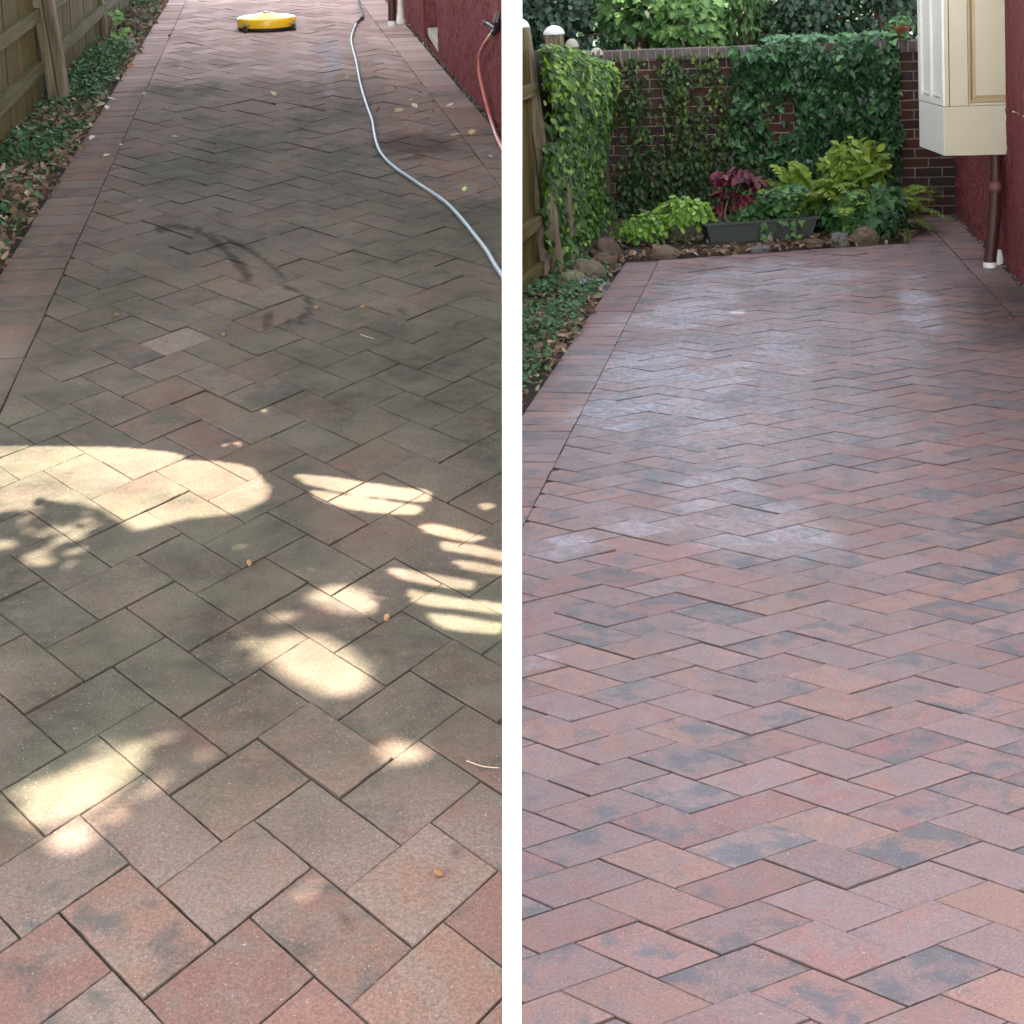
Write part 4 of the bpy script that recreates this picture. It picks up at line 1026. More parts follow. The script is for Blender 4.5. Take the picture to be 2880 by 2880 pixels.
plant('fern', MR, (-0.33, 13.75, 0), [('frond', f1, M['fern']), ('stem', s1, M['stem_green'])], 'yellow green fern with long spreading fronds behind the trough', 'fern')
f1 = MB(); s1 = MB()
for k in range(26):
    az = rl.uniform(0, 6.28); frond(f1, s1, (0.17 + rl.gauss(0, .05), 13.85 + rl.gauss(0, .05), 0.06), az, rl.uniform(0.6, 1.2), rl.uniform(0.44, 0.62), rl.uniform(0.3, 0.7), rl.uniform(0.075, 0.10), rl.uniform(0.3, 0.75))
plant('fern', MR, (0.17, 13.85, 0), [('frond', f1, M['fern']), ('stem', s1, M['stem_green'])], 'smaller arching fern nearest the bare end of the brick wall', 'fern')
f1 = MB(); s1 = MB()
for k in range(24):
    az = rl.uniform(0, 6.28); frond(f1, s1, (-0.10 + rl.gauss(0, .06), 13.66 + rl.gauss(0, .04), 0.06), az, rl.uniform(0.7, 1.25), rl.uniform(0.40, 0.56), rl.uniform(0.3, 0.7), rl.uniform(0.07, 0.10), rl.uniform(0.45, 0.9))
plant('fern', MR, (-0.10, 13.66, 0), [('frond', f1, M['fern']), ('stem', s1, M['stem_green'])], 'low arching fern in front of the tall yellow green bushy plant', 'fern')
b = MB(); s_ = MB()
mound(b, (-0.03, 13.95, 0.42), (0.27, 0.16, 0.30), 900, (0.07, 0.115), 'long', 0.62, 0.6, 0.25, 0.3, wide=1.5)
for k in range(12): s_.tube(smooth([(-0.03 + rl.gauss(0, .03), 13.95, 0.0), (-0.03 + rl.gauss(0, .06), 13.95, 0.3), (-0.03 + rl.gauss(0, .1), 13.93, 0.6)], 4), 0.005, 5)
plant('hydrangea', MR, (-0.03, 13.95, 0), [('leaves', b, M['fern']), ('stem', s_, M['stem_green'])], 'tall yellow green bushy plant standing between the two ferns', 'plant')
b = MB(); mound(b, (-0.06, 13.45, 0.12), (0.28, 0.2, 0.24), 620, (0.05, 0.085), 'ivy', 0.50, 0.7); mound(b, (-0.27, 13.62, 0.16), (0.24, 0.2, 0.26), 420, (0.045, 0.08), 'ivy', 0.6, 0.7); mound(b, (0.17, 13.5, 0.12), (0.22, 0.20, 0.30), 620, (0.05, 0.085), 'ivy', 0.40, 0.7)
for k in range(7):
    leaf(b, (rl.uniform(-.2, .25), 13.25 + rl.uniform(-.03, .1), rl.uniform(.16, .34)), Vector((0, -0.6, 0.7)) + gv(.2), Vector((rl.gauss(0, 1), -0.5, -0.3)), rl.uniform(0.12, 0.17), 'maple', rl.uniform(0.3, 0.8), curl=0.2)
plant('hellebore', MR, (0.0, 13.45, 0), [('leaves', b, M['mid'])], 'broad leaved green plant spilling over the tan boulder at the bed edge', 'plant')
b = MB(); mound(b, (0.24, 13.38, 0.06), (0.13, 0.16, 0.22), 420, (0.03, 0.055), 'ivy', 0.25, 0.6)
plant('corner_ivy', MR, (0.24, 13.4, 0), [('leaves', b, M['ivy_dark'])], 'dark small leaved ivy clump at the right end of the bed', 'ivy')
# weed by the wall
b = MB(); s_ = MB(); pp = smooth([(0.52, 14.62, 0.03), (0.56, 14.60, 0.12), (0.62, 14.58, 0.20), (0.66, 14.56, 0.22)], 5); s_.tube(pp, 0.003, 5)
for k in range(22): leaf(b, pp[rl.randrange(3, len(pp))] + gv(0.02), Vector((0, -0.6, 0.8)) + gv(.3), gv(1), rl.uniform(0.02, 0.035), 'oval', rl.uniform(0.3, 0.9))
plant('weed', MR, (0.52, 14.62, 0), [('leaves', b, M['vine']), ('stem', s_, M['stem_green'])], 'spindly weed growing against the bare brick at the wall foot', 'weed')
b = MB()
for k in range(26):
    a = rl.uniform(0, 6.28); p0 = Vector((0.355 + rl.gauss(0, .015), 13.22 + rl.gauss(0, .03), 0.0)); q = Vector((math.cos(a) * .04, math.sin(a) * .04, rl.uniform(.06, .13)))
    b.tube(smooth([p0, p0 + q * 0.6, p0 + q + Vector((q.x, q.y, -0.01))], 4), 0.0022, 4, lv=rl.random())
tag(b.build('grass_tuft', leaf_mat('dry_grass', (0.08, 0.09, 0.03), (0.20, 0.19, 0.08), (0.36, 0.32, 0.17), 0.6, 0.2), frame=MR, loc=(0, 0, 0)), 'tuft of yellowed grass at the right corner of the bed', 'grass')
# plant in the pot
b = MB(); mound(b, (0.0, 0.0, 0.15), (0.085, 0.07, 0.07), 90, (0.035, 0.06), 'oval', 0.6, 0.7)
b.build('pot_plant', M['mid'], pt)

# ------------------------------------------------------------------ shrubs and trees behind the wall
def shrub(name, c, r, n, size, kind, mat, lvm, label, cat, trunk=0.05, shell=0.35):
    b = MB(); mound(b, c, r, n, size, kind, lvm, 0.55, -0.5, shell)
    mb2 = MB()
    for k in range(n // 4):                             # lower half of the crown
        d = gv(); d.normalize(); d.z = -abs(d.z)
        p = Vector((c[0] + d.x * r[0] * .9, c[1] + d.y * r[1] * .9, c[2] + d.z * r[2] * 0.8))
        leaf(b, p, Vector((d.x * .6, d.y * .6 - .2, .5)) + gv(.35), Vector((d.x, d.y, -.6)), rl.uniform(*size), kind, min(1, max(0, rl.gauss(lvm, .2))))
    mb2.tube(smooth([(c[0], c[1], -0.3), (c[0] + .03, c[1], c[2] * .5), (c[0], c[1], c[2])], 4), [trunk] * 9, 8)
    for k in range(7):
        d = gv(); d.z = abs(d.z); d.normalize(); mb2.tube([(c[0], c[1], c[2] * .7), (c[0] + d.x * r[0] * .5, c[1] + d.y * r[1] * .5, c[2] + d.z * r[2] * .4), (c[0] + d.x * r[0] * .9, c[1] + d.y * r[1] * .9, c[2] + d.z * r[2] * .8)], [trunk * .5, trunk * .3, trunk * .12], 6)
    return plant(name, MR, (c[0], c[1], 0), [('crown', b, mat), ('trunk', mb2, M['stem'])], label, cat)
shrub('shrub', (-2.75, 15.6, 1.55), (0.62, 0.45, 0.75), 1500, (0.05, 0.09), 'oval', M['tree_dark'], 0.55, 'dark leafy shrub behind the white capped fence posts', 'shrub')
shrub('tree', (-1.95, 15.75, 1.70), (0.42, 0.40, 0.55), 950, (0.06, 0.10), 'maple', M['tree_bright'], 0.35, 'mid green small tree behind the left corner of the wall', 'tree')
shrub('tree', (-1.45, 15.55, 1.66), (0.40, 0.35, 0.42), 800, (0.07, 0.11), 'maple', M['tree_bright'], 0.62, 'bright pale green lobed leaf tree above the left half of the wall', 'tree')
shrub('shrub', (-0.98, 15.7, 1.70), (0.36, 0.35, 0.50), 900, (0.05, 0.10), 'long', M['tree_bright'], 0.30, 'narrow leaved green shrub above the middle of the wall', 'shrub')
shrub('shrub', (-0.40, 15.6, 1.60), (0.50, 0.40, 0.55), 1400, (0.05, 0.085), 'oval', M['tree_dark'], 0.50, 'dark evergreen shrub above the dense wall ivy', 'shrub')
shrub('shrub', (0.30, 15.8, 1.70), (0.50, 0.45, 0.60), 1300, (0.05, 0.085), 'oval', M['tree_dark'], 0.30, 'nearly black evergreen shrub behind the terracotta pot', 'shrub')
b = MB()
for k in range(7000):
    x = rl.uniform(-4.6, 2.6); z = rl.uniform(0.6, 3.2); leaf(b, (x, 17.1 + rl.uniform(0, 0.5) + 0.15 * nz(x, z, 1, 2), z), Vector((0, -0.9, 0.5)) + gv(.4), Vector((rl.gauss(0, .5), -.3, -1)), rl.uniform(0.12, 0.19), 'oval', rl.random())
s_ = MB()
for k in range(14): s_.tube([(-4.4 + k * 0.52, 17.5, -0.4), (-4.4 + k * 0.52, 17.5, 2.8)], 0.035, 6)
bk_ = MB(); bk_.box((-4.6, 17.75, -0.4), (2.6, 17.8, 3.1))
h_ = plant('hedge', MR, (-1.0, 17.4, 0), [('crown', b, M['tree_dark']), ('trunk', s_, M['stem']), ('backing_fence', bk_, M['wood_dark'])], 'tall dark hedge closing the garden far behind the brick wall', 'hedge')

# ------------------------------------------------------------------ ground cover and dry leaves in the beds
def cover(name, frame, n, xy, size, mat, label, kind, lvm, zr, patch, tall=0.0):
    b = MB(); c = 0; tries = 0
    while c < n and tries < n * 12:
        tries += 1
        x, y = xy()
        if rl.random() > patch(x, y): continue
        c += 1; nn = Vector((0, -0.25, 1)) + gv(0.5)
        leaf(b, (x, y, 0.02 + rl.uniform(*zr)), nn, gv(1), rl.uniform(*size), kind if isinstance(kind, str) else rl.choice(kind), min(1, max(0, rl.gauss(lvm, 0.26))), curl=rl.uniform(-0.2, 0.35), wide=rl.uniform(0.7, 1.1))
    return tag(b.build(name, mat, frame=frame), label, kind='stuff')
def bedL(lo=-2.05):
    def f():
        y = rl.uniform(7.0, 18.8); e = xout_L(y); return rl.uniform(max(lo, -1.73), e + 0.012), y
    return f
pL = lambda x, y: 0.12 + 0.88 * sstep(-0.10, 0.28, nz(x, y, 3, 1.1) + 0.35 * sstep(8.6, 9.4, y) * (1 - sstep(10.0, 10.6, y)) + 0.25 * sstep(11.2, 11.8, y) * (1 - sstep(12.4, 13, y)) - 0.25 * sstep(14, 14.6, y)) * sstep(-0.02, 0.08, xout_L(y) - x)
cover('ground_cover', ML, 3700, bedL(), (0.026, 0.048), M['vinca'], 'low glossy ground cover between the board fence and the driveway', 'oval', 0.5, (0.0, 0.085), pL)
cover('leaf_litter', ML, 3300, bedL(), (0.035, 0.075), M['litter'], 'dry fallen leaves scattered through the bed by the board fence', ('oak', 'oval', 'long'), 0.5, (0.0, 0.03), lambda x, y: 0.35 + 0.65 * sstep(-0.15, 0.25, nz(x, y, 8, 1.6)))
def bedR():
    y = rl.uniform(7.9, 12.5); return rl.uniform(-2.18, xout_R(y) + 0.012), y
cover('ground_cover', MR, 2300, bedR, (0.028, 0.052), M['vinca'], 'low green ground cover between the post fence and the patio', 'oval', 0.55, (0.0, 0.075), lambda x, y: (0.15 + 0.85 * sstep(-0.1, 0.3, nz(x, y, 3, 1.6) + 0.3 * (1 - sstep(9.6, 10.4, y)))) * sstep(-0.02, 0.08, xout_R(y) - x))
def bedR2():
    if rl.random() < 0.5: return bedR()
    x = rl.uniform(-1.9, 0.3); return x, beds(x) + rl.uniform(0.0, 0.9)
cover('leaf_litter', MR, 2600, bedR2, (0.035, 0.075), M['litter'], 'dry fallen leaves around the rocks and plants of the patio beds', ('oak', 'oval', 'long'), 0.48, (0.0, 0.03), lambda x, y: 0.4 + 0.6 * sstep(-0.15, 0.25, nz(x, y, 8, 2.0)))
b = MB()
for k in range(420):
    y = rl.uniform(9.6, 16.0); rock(b, (0, 0, 0), (0.006, 0.006, 0.005), 1.0) if False else None
    x = xw_L(y) - rl.uniform(0.004, 0.036); s = rl.uniform(0.004, 0.011)
    bm = bmesh.new(); bmesh.ops.create_icosphere(bm, subdivisions=1, radius=s); b.bm(bm, None, (x, y, s * 0.3 - 0.004), rl.random())
t = NT('gravel_bits'); t.base(t.ramp(t.attr('lv'), [(0.0, (0.02, 0.018, 0.016)), (0.6, (0.07, 0.06, 0.05)), (1.0, (0.30, 0.27, 0.24))]), 0.9, 0.3)
tag(b.build('gravel', t.mat, frame=ML), 'dark gravel and grit filling the gap along the red wall', kind='stuff')
b = MB()
for k in range(260):
    y = rl.uniform(10.5, 14.7); x = xw_R(y) - rl.uniform(0.0, 0.03); s = rl.uniform(0.004, 0.011)
    bm = bmesh.new(); bmesh.ops.create_icosphere(bm, subdivisions=1, radius=s); b.bm(bm, None, (x, y, s * 0.3 - 0.004), rl.random())
tag(b.build('gravel', t.mat, frame=MR), 'dark gravel and grit at the foot of the wall under the bay', kind='stuff')

# a leafy weed over the slate
b = MB(); s_ = MB()
for (cx, cy, cz) in ((-1.57, 14.42, 0.07), (-1.50, 14.50, 0.10), (-1.63, 14.3, 0.06), (-1.60, 15.0, 0.16), (-1.64, 15.2, 0.22)):
    s_.tube(smooth([(-1.64, 14.5, 0.0), (cx - .02, cy, cz * .8), (cx, cy, cz)], 4), 0.0025, 5)
    for k in range(9): leaf(b, Vector((cx, cy, cz)) + gv(0.025), Vector((0, -0.4, 0.9)) + gv(.3), gv(1), rl.uniform(0.05, 0.08), 'maple', rl.uniform(0.6, 1.0))
plant('weed', ML, (-1.64, 14.5, 0), [('leaves', b, M['tree_bright']), ('stem', s_, M['stem_green'])], 'bright green leafy weed growing over the slate by the board fence', 'weed')

# ------------------------------------------------------------------ single fallen leaves on the driveway
LM = {}
def leafmat(k):
    C = dict(tan=(0.42, 0.30, 0.19), pale=(0.56, 0.48, 0.37), yellow=(0.46, 0.35, 0.16), green=(0.10, 0.16, 0.04), lime=(0.40, 0.50, 0.20), rust=(0.30, 0.11, 0.05), brown=(0.12, 0.065, 0.04), dark=(0.03, 0.025, 0.02), nut=(0.20, 0.105, 0.05))
    if k not in LM: LM[k] = plain('fallen_leaf_' + k, C[k], 0.7, 0.3, var=0.35, sc=60)
    return LM[k]
FALL = [
 (-1.19, 13.14, .055, 'pale', 'pale leaf on the edging bricks beside the far rust brown litter'),
 (-0.94, 13.08, .055, 'pale', 'pale leaf alone on the bricks right of the far edging line'),
 (-1.32, 14.0, .045, 'tan', 'tan leaf on the edging bricks just past the slate'),
 (-1.12, 14.91, .035, 'tan', 'tiny tan leaf near the edging line level with the tan rock'),
 (-1.19, 15.1, .045, 'dark', 'black curled leaf on the far edging line'),
 (-1.12, 11.78, .050, 'tan', 'tan curled leaf on the edging line level with the big fence post'),
 (-0.78, 10.06, .050, 'tan', 'tan leaf lying alone on the bricks left of the driveway middle'),
 (-1.12, 9.57, .055, 'pale', 'pale lobed leaf on the edging line nearest the ground cover'),
 (-1.19, 10.06, .032, 'green', 'small green leaf on the edging bricks by the ground cover'),
 (-1.08, 9.88, .026, 'pale', 'tiny pale leaf just above the pale lobed one'),
 (-0.84, 8.29, .026, 'lime', 'small lime green leaf nearest the question shaped wet mark'),
 (-1.08, 8.9, .022, 'pale', 'pale crumb of leaf lowest on the edging line'),
 (-1.265, 10.12, .060, 'pale', 'narrow pale leaf flat at the edge of the soil'),
 (-1.335, 9.99, .060, 'tan', 'narrow tan leaf half on the soil lowest beside the bed'),
 (-1.30, 11.64, .085, 'pale', 'largest pale split leaf at the bed edge by the post'),
 (-1.31, 11.25, .060, 'pale', 'pale ragged leaf just below the large split leaf'),
 (-1.34, 11.0, .070, 'pale', 'pale long leaf at the bed edge below the ragged one'),
 (-1.33, 10.55, .055, 'tan', 'upright tan leaf leaning at the bed edge'),
 (-1.34, 10.22, .075, 'rust', 'orange brown leaf at the bed edge above the narrow ones'),
 (-1.36, 13.2, .085, 'rust', 'rust orange leaf at the bed edge above the post'),
 (-0.24, 14.32, .070, 'tan', 'tan leaf on the bricks in front of the yellow machine'),
 (-0.24, 11.56, .085, 'yellow', 'yellow green leaf in the middle of the far driveway'),
 (-0.24, 11.17, .060, 'rust', 'pinkish brown leaf just below the yellow green one'),
 (0.27, 12.19, .050, 'tan', 'tan leaf left of the gray hose'),
 (0.49, 12.24, .075, 'green', 'curled dark green leaf right of the gray hose'),
 (0.67, 11.09, .050, 'lime', 'pale green leaf among the leaves by the right edging line'),
 (0.585, 10.68, .085, 'tan', 'tan lobed leaf leftmost of the cluster by the right edging'),
 (0.68, 10.78, .070, 'pale', 'pale broken leaf in the cluster by the right edging'),
 (0.77, 10.68, .060, 'pale', 'bright pale leaf touching the right edging line'),
 (0.88, 10.79, .065, 'pale', 'long pale leaf on the right edging bricks'),
 (0.915, 10.72, .035, 'yellow', 'small yellowish leaf beside the long pale one on the edging'),
 (0.81, 9.74, .085, 'yellow', 'bright yellow lobed leaf on the dark damp patch'),
 (0.93, 9.74, .085, 'yellow', 'yellow leaf on the edging bricks right of the damp patch'),
 (0.97, 9.05, .045, 'tan', 'tan scrap of leaf nearest the red hose end'),
 (0.74, 8.19, .050, 'lime', 'pale green leaf right of the gray hose lower bend'),
 (0.76, 11.41, .055, 'brown', 'brown leaf on the right edging line above the cluster'),
 (0.86, 11.32, .028, 'yellow', 'round orange crumb on the right edging bricks'),
 (0.60, 11.57, .050, 'green', 'olive leaf highest of those right of the gray hose'),
 (0.44, 10.66, .060, 'brown', 'dark brown leaf close to the right side of the gray hose'),
 (0.63, 12.0, .040, 'tan', 'small tan leaf midway between gray hose and red wall'),
 (0.66, 9.94, .040, 'tan', 'tan scrap above the dark damp patch')]
for (x, y, s, k, lab) in FALL:
    b = MB(); kind = 'oak' if k == 'yellow' else rl.choice(('oak', 'oak', 'oak', 'oval'))
    leaf(b, (0, 0, 0), Vector((rl.gauss(0, .25), -0.3 + rl.gauss(0, .2), 1)), Vector((rl.gauss(0, 1), rl.gauss(0, 0.8), 0)), s * 0.82, kind, 0.5, fold=rl.uniform(0.1, 0.5), curl=rl.uniform(-0.5, 0.25), wide=1.1)
    zmin = min(v[2] for v in b.v); b.v = [(vx, vy, vz - zmin) for vx, vy, vz in b.v]
    tag(b.build('fallen_leaf', leafmat(k), frame=ML, loc=(x, y, 0.0025)), lab, 'leaf', 'fallen leaves on the dirty driveway')
for (x, y, lab) in ((-0.195, 3.966, 'acorn on the bare bricks right of the big sunlit patch'), (0.123, 3.614, 'yellowish acorn resting in the lower round sun patch'), (0.163, 2.634, 'acorn in a joint of the reddish bricks nearest the camera'),
                    (-0.746, 6.273, 'acorn near the left edge just below the pink brick'), (-0.338, 5.939, 'acorn on the brick right of the pale pink brick'), (-0.007, 6.226, 'acorn left of the dotted wet drips'), (0.166, 6.206, 'acorn right of the dotted wet drips')):
    b = MB(); b.lathe([(0.001, -0.009), (0.0055, -0.005), (0.0066, 0.001), (0.0062, 0.003), (0.0072, 0.0035), (0.006, 0.008), (0.001, 0.010)], 14, rot=Matrix.Rotation(R(75), 3, 'Y') )
    tag(b.build('acorn', leafmat('nut'), frame=ML, loc=(x, y, 0.0072), rz=rl.uniform(0, 6)), lab, 'acorn', 'acorns on the dirty driveway')
for pts, lab in (([(0.145, 5.86, 0), (0.165, 5.83, 0), (0.19, 5.80, 0)], 'short pale twig on the bricks below the wet drips'), ([(0.245, 2.99, 0), (0.275, 2.965, 0), (0.305, 2.955, 0)], 'thin curved twig by the right edge near the camera')):
    o = Vector(pts[1]); b = MB(); b.tube([Vector(p) - o for p in smooth(pts, 4)], 0.0011, 6)
    tag(b.build('twig', leafmat('tan'), frame=ML, loc=(o.x, o.y, 0.0035)), lab, 'twig')

# ------------------------------------------------------------------ unseen tree added to block the sun; crown gaps shaped as sun patches
GAPS = dict(
 A=[(-0.96, 4.935), (-0.78, 4.904), (-0.67, 4.88), (-0.543, 4.836), (-0.464, 4.8), (-0.406, 4.759), (-0.413, 4.727), (-0.322, 4.702), (-0.238, 4.654), (-0.207, 4.624), (-0.183, 4.555), (-0.155, 4.452), (-0.173, 4.379), (-0.234, 4.316), (-0.303, 4.303), (-0.372, 4.304), (-0.438, 4.263), (-0.49, 4.237), (-0.529, 4.296), (-0.587, 4.388), (-0.663, 4.445), (-0.737, 4.477), (-0.786, 4.523), (-0.796, 4.45), (-0.89, 4.421)],
 S1=[(-0.091, 4.566), (0.037, 4.504), (0.151, 4.437), (0.264, 4.379), (0.28, 4.357), (0.267, 4.299), (0.147, 4.35), (0.034, 4.407), (-0.058, 4.485)],
 S2=[(-0.044, 4.432), (0.09, 4.36), (0.229, 4.284), (0.254, 4.25), (0.224, 4.219), (0.115, 4.256), (0.032, 4.307), (-0.023, 4.372)],
 S3=[(0.377, 4.325), (0.43, 4.301), (0.432, 4.248), (0.436, 4.19), (0.413, 4.215), (0.392, 4.281)],
 S4=[(0.234, 4.165), (0.288, 4.138), (0.35, 4.076), (0.394, 4.036), (0.358, 4.018), (0.307, 4.05), (0.244, 4.111)],
 S5=[(0.279, 4.032), (0.369, 3.99), (0.46, 3.91), (0.455, 3.87), (0.363, 3.934), (0.288, 3.978)],
 S6=[(0.296, 3.923), (0.45, 3.83), (0.446, 3.80), (0.329, 3.856)],
 S7=[(0.136, 3.904), (0.226, 3.852), (0.335, 3.786), (0.337, 3.745), (0.27, 3.767), (0.161, 3.839)],
 S8=[(0.176, 3.777), (0.218, 3.747), (0.289, 3.701), (0.43, 3.64), (0.42, 3.592), (0.308, 3.642), (0.201, 3.688)],
 S9=[(0.216, 3.636), (0.281, 3.611), (0.41, 3.54), (0.41, 3.50), (0.298, 3.532), (0.241, 3.567)],
 B1=[(-0.043, 3.785), (0.02, 3.803), (0.075, 3.771), (0.097, 3.691), (0.077, 3.653), (0.029, 3.689), (-0.031, 3.726)],
 B3=[(-0.174, 3.551), (-0.104, 3.572), (-0.033, 3.566), (0.024, 3.493), (0.056, 3.426), (0.064, 3.331), (0.018, 3.288), (-0.036, 3.336), (-0.092, 3.403), (-0.138, 3.482)],
 C1=[(-0.588, 2.953), (-0.569, 3.022), (-0.516, 3.069), (-0.462, 3.118), (-0.414, 3.15), (-0.379, 3.165), (-0.387, 3.087), (-0.411, 3.015), (-0.443, 2.948), (-0.506, 2.914), (-0.561, 2.897)])
SOFT = dict(
 A2=[(-0.84, 4.30), (-0.787, 4.34), (-0.751, 4.282), (-0.705, 4.24), (-0.651, 4.131), (-0.684, 4.089), (-0.74, 4.114), (-0.81, 4.09)],
 B2=[(-0.09, 3.92), (-0.042, 3.93), (-0.02, 3.877), (-0.061, 3.85)],
 B4=[(-0.093, 3.681), (-0.007, 3.695), (0.076, 3.64), (0.086, 3.572), (0.025, 3.543), (-0.057, 3.583)],
 C2=[(-0.451, 3.117), (-0.388, 3.207), (-0.344, 3.18), (-0.348, 3.1), (-0.384, 3.048)],
 C3=[(-0.245, 3.116), (-0.206, 3.14), (-0.164, 3.092), (-0.192, 3.043), (-0.232, 3.062)],
 C4=[(-0.529, 2.842), (-0.476, 2.901), (-0.435, 2.878), (-0.466, 2.816), (-0.501, 2.805)],
 D1=[(-0.122, 2.684), (-0.094, 2.707), (-0.062, 2.644), (-0.045, 2.604), (-0.081, 2.588), (-0.107, 2.636)],
 BS=[(-0.14, 3.72), (-0.03, 3.83), (0.11, 3.81), (0.13, 3.66), (0.10, 3.50), (0.14, 3.38), (0.06, 3.26), (-0.06, 3.29), (-0.19, 3.45), (-0.20, 3.58)],
 CS=[(-0.62, 2.93), (-0.60, 3.05), (-0.50, 3.12), (-0.40, 3.23), (-0.30, 3.18), (-0.33, 3.04), (-0.40, 2.92), (-0.52, 2.83), (-0.60, 2.86)],
 AS=[(-0.90, 4.44), (-0.79, 4.46), (-0.70, 4.38), (-0.62, 4.38), (-0.60, 4.22), (-0.64, 4.06), (-0.74, 4.02), (-0.86, 4.10)],
 E1=[(0.09, 3.07), (0.149, 3.091), (0.171, 3.028), (0.122, 2.988)])
MLi = ML.inverted(); MRi = MR.inverted()
dL = (MLi.to_3x3() @ SUN_TRAVEL); dR = (MRi.to_3x3() @ SUN_TRAVEL)
def onL(p):
    q = MLi @ Vector(p); t = -q.z / dL.z; return q.x + dL.x * t, q.y + dL.y * t
def onR(p, z):
    q = MRi @ Vector(p); t = (z - q.z) / dR.z; return q.x + dR.x * t, q.y + dR.y * t
def bbox(P): return min(p[0] for p in P), max(p[0] for p in P), min(p[1] for p in P), max(p[1] for p in P)
GB = [(P, bbox(P)) for P in GAPS.values()]; SB = [(P, bbox(P)) for k_, P in SOFT.items() if k_ not in ('B2', 'C3', 'C4', 'D1', 'E1')]
FB = [(SOFT[k_], bbox(SOFT[k_])) for k_ in ('B2', 'C3', 'C4', 'D1', 'E1')]
def hit(L, x, y):
    for P, (a, b, c, d) in L:
        if a <= x <= b and c <= y <= d and inside(P, x, y): return True
    return False
rs = random.Random(21)
def quad_leaf(mb, p, ax, ay, ln, wd):
    mb.face([p - ax * ln * 0.5, p - ax * ln * 0.15 - ay * wd * 0.5, p + ax * ln * 0.25 - ay * wd * 0.42, p + ax * ln * 0.5, p + ax * ln * 0.25 + ay * wd * 0.42, p - ax * ln * 0.15 + ay * wd * 0.5], rs.random())
ZB = (-1.05, 0.50, 2.25, 5.25)                      # patch of the left yard lit through gaps in the added low leaf layer
crown = MB()
k = 0
while k < 36000:
    z = rs.uniform(7.4, 9.4)
    p = Vector((rs.uniform(-9.5, 3.5), rs.uniform(-8.5, 15.0), z))
    ln = rs.uniform(0.28, 0.46)
    x, y = onL(p); xr, yr = onR(p, 0.7)
    if not ((-3.4 < x < 2.4 and 0.6 < y < 19.8) or (-2.6 < xr < 2.2 and 0.6 < yr < 16.5)): continue
    k += 1
    if ZB[0] - 0.3 < x < ZB[1] + 0.15 and ZB[2] - 0.3 < y < ZB[3] + 0.3: continue
    xr, yr = onR(p, 1.5)
    if -2.6 < xr < -1.98 and 11.6 < yr < 13.2 and rs.random() < 0.9: continue
    if x > 0.7 and xr > -2.2 and yr > 14.95 and rs.random() < (0.7 if xr < -0.4 else 0.35): continue
    a = Vector((rs.gauss(0, 1), rs.gauss(0, 1), rs.gauss(0, 0.25))).normalized()
    bb = a.cross(Vector((rs.gauss(0, 0.3), rs.gauss(0, 0.3), 1)).normalized()).normalized()
    quad_leaf(crown, p, a, bb, ln, ln * 0.7)
def low_leaf(gx, gy, z, ln, wd, ang):
    stripe = gx > 0.11 and gy > 3.44
    if not stripe and gy < 3.95 + 0.1 * nz(gx, gy, 1, 3): z += 2.5; ln *= 1.25; wd *= 1.25
    elif not stripe and gx < -0.12 and gy < 4.50 - 0.12 * max(0, -0.35 - gx): z += 1.5
    q = ML @ Vector((gx, gy, 0)); t = (q.z - z) / SUN_TRAVEL.z
    p = q - SUN_TRAVEL * t
    a = Vector((math.cos(ang), math.sin(ang), rs.gauss(0, 0.12))).normalized(); bb = a.cross(Vector((rs.gauss(0, 0.12), rs.gauss(0, 0.12), 1))).normalized()
    soft = faint = False
    for u, w in ((0, 0), (0.5, 0), (-0.5, 0), (0.2, 0.45), (0.2, -0.45), (-0.15, 0.5), (-0.15, -0.5)):
        x, y = onL(p + a * ln * u + bb * wd * w)
        if hit(GB, x, y): return
        if hit(SB, x, y): soft = True
        if hit(FB, x, y): faint = True
    if faint and rs.random() < 0.93: return
    if soft and rs.random() < 0.78: return
    quad_leaf(crown, p, a, bb, ln, wd)
for k in range(21000):
    gx, gy = rs.uniform(-1.6, 1.1), rs.uniform(1.75, 5.8)
    core = ZB[0] < gx < ZB[1] and ZB[2] < gy < ZB[3]
    if core and rs.random() < 0.55: low_leaf(gx, gy, 2.34 + rs.uniform(0, 0.10), rs.uniform(0.05, 0.085), rs.uniform(0.03, 0.05), rs.uniform(0, 6.28))
    else: low_leaf(gx, gy, 2.36 + rs.uniform(0, 0.12), rs.uniform(0.09, 0.16), rs.uniform(0.06, 0.10), rs.uniform(0, 6.28))
for k in range(5200):                               # narrow leaves between the stripes of light
    gx, gy = rs.uniform(-0.12, 0.5), rs.uniform(3.4, 4.65)
    low_leaf(gx, gy, 2.34 + rs.uniform(0, 0.05), rs.uniform(0.05, 0.12), rs.uniform(0.012, 0.02), math.radians(-33 + 7) + rs.gauss(0, 0.12))
for k in range(9000):                               # small leaves rounding the outline of the gaps
    gx, gy = rs.uniform(-1.05, 0.62), rs.uniform(2.4, 5.1)
    low_leaf(gx, gy, 2.34 + rs.uniform(0, 0.05), rs.uniform(0.022, 0.04), rs.uniform(0.016, 0.026), rs.uniform(0, 6.28))
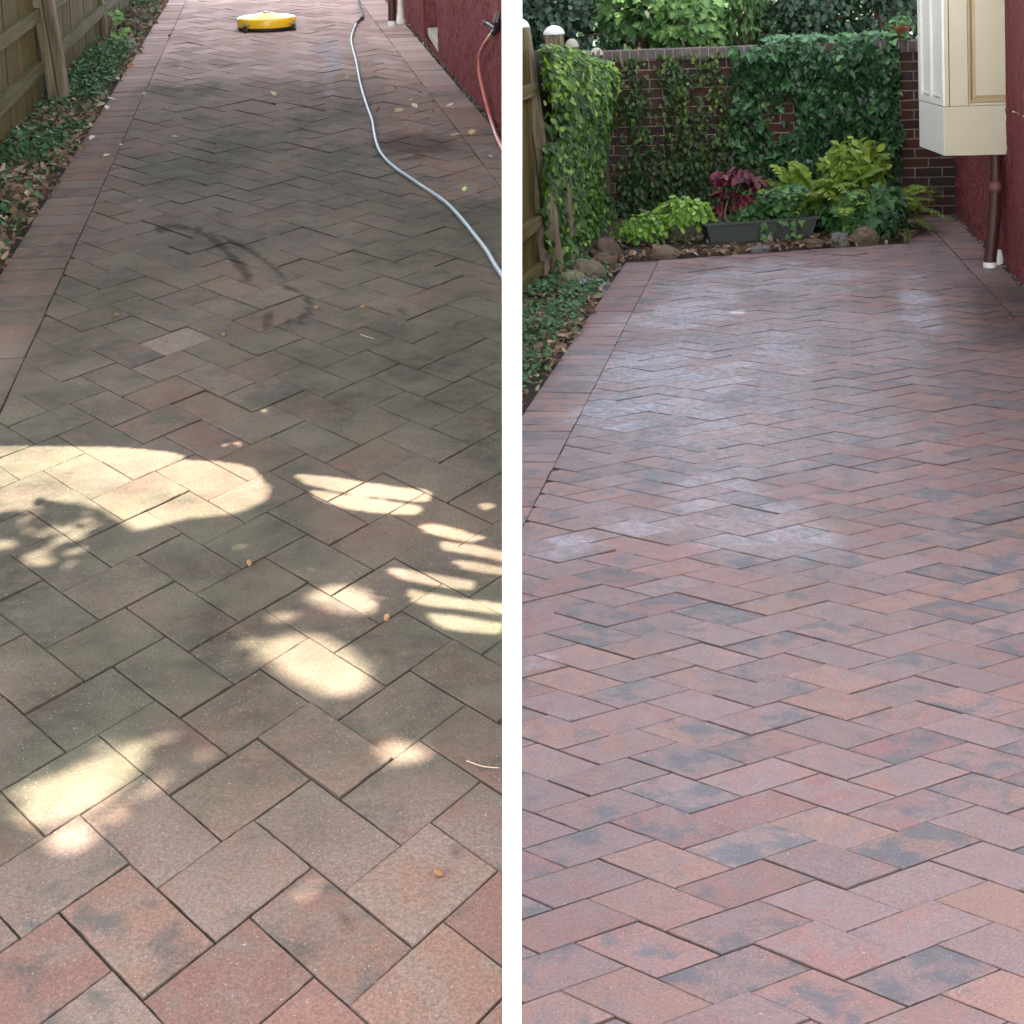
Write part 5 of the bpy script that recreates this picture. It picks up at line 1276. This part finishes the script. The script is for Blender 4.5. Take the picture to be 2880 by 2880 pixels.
for P in GAPS.values():                             # small leaves set along every gap rim to sharpen the patch outline
    n_ = len(P); ar = sum(P[i][0] * P[(i + 1) % n_][1] - P[(i + 1) % n_][0] * P[i][1] for i in range(n_))
    for i in range(n_):
        a_, b_ = Vector(P[i]), Vector(P[(i + 1) % n_]); e_ = b_ - a_
        nn = Vector((e_.y, -e_.x)).normalized() * (1 if ar > 0 else -1)
        for k in range(int(e_.length * 900) + 6):
            q_ = a_ + e_ * rs.uniform(-0.05, 1.05) + nn * (0.006 + abs(rs.gauss(0, 0.035)))
            low_leaf(q_.x, q_.y, 2.34 + rs.uniform(0, 0.05), rs.uniform(0.018, 0.034), rs.uniform(0.014, 0.022), math.atan2(e_.y, e_.x) + rs.gauss(0, 0.5))
tr = empty('sun_blocker_tree', MI, (-7.5, -4.0, 0), label='unseen tree added over both brick yards to block the sun, gaps shaped for sun patches', cat='tree')
for i, (x, yy, zz) in enumerate(crown.v): crown.v[i] = (x + 7.5, yy + 4.0, zz)
crown.build('crown', leaf_mat('sun_blocker_leaf', (0.02, 0.045, 0.012), (0.045, 0.08, 0.02), (0.07, 0.12, 0.03), 0.5, 0.15), tr)
bk = MB()
bk.tube([(0, 0, -0.4), (0.05, 0.1, 1.5), (0.2, 0.3, 4.0), (0.4, 0.7, 6.5), (0.8, 1.6, 8.2)], [0.34, 0.28, 0.25, 0.2, 0.12], 12)
for a in ((4.0, 6.0, 8.4), (6.0, 9.0, 8.6), (2.0, 12.0, 8.4), (4.5, 15.5, 8.5), (-3.0, 8.0, 8.3), (4.8, -1.2, 8.2), (-1.5, 17, 8.3)):
    bk.tube([(0.3, 0.5, 5.6), (a[0] * 0.4, a[1] * 0.35 + 0.5, 7.6), a], [0.15, 0.09, 0.03], 8)
bk.tube([(0.2, 0.3, 3.0), (2.5, 2.2, 2.75), (4.4, 3.9, 2.52), (5.2, 4.4, 2.46)], [0.08, 0.05, 0.025, 0.010], 8)
bk.build('trunk', wood_mat('bark', (0.03, 0.022, 0.017), (0.07, 0.055, 0.043), (0.12, 0.1, 0.08), 2, ((0.05, 0.06, 0.03), 0.4)), tr)
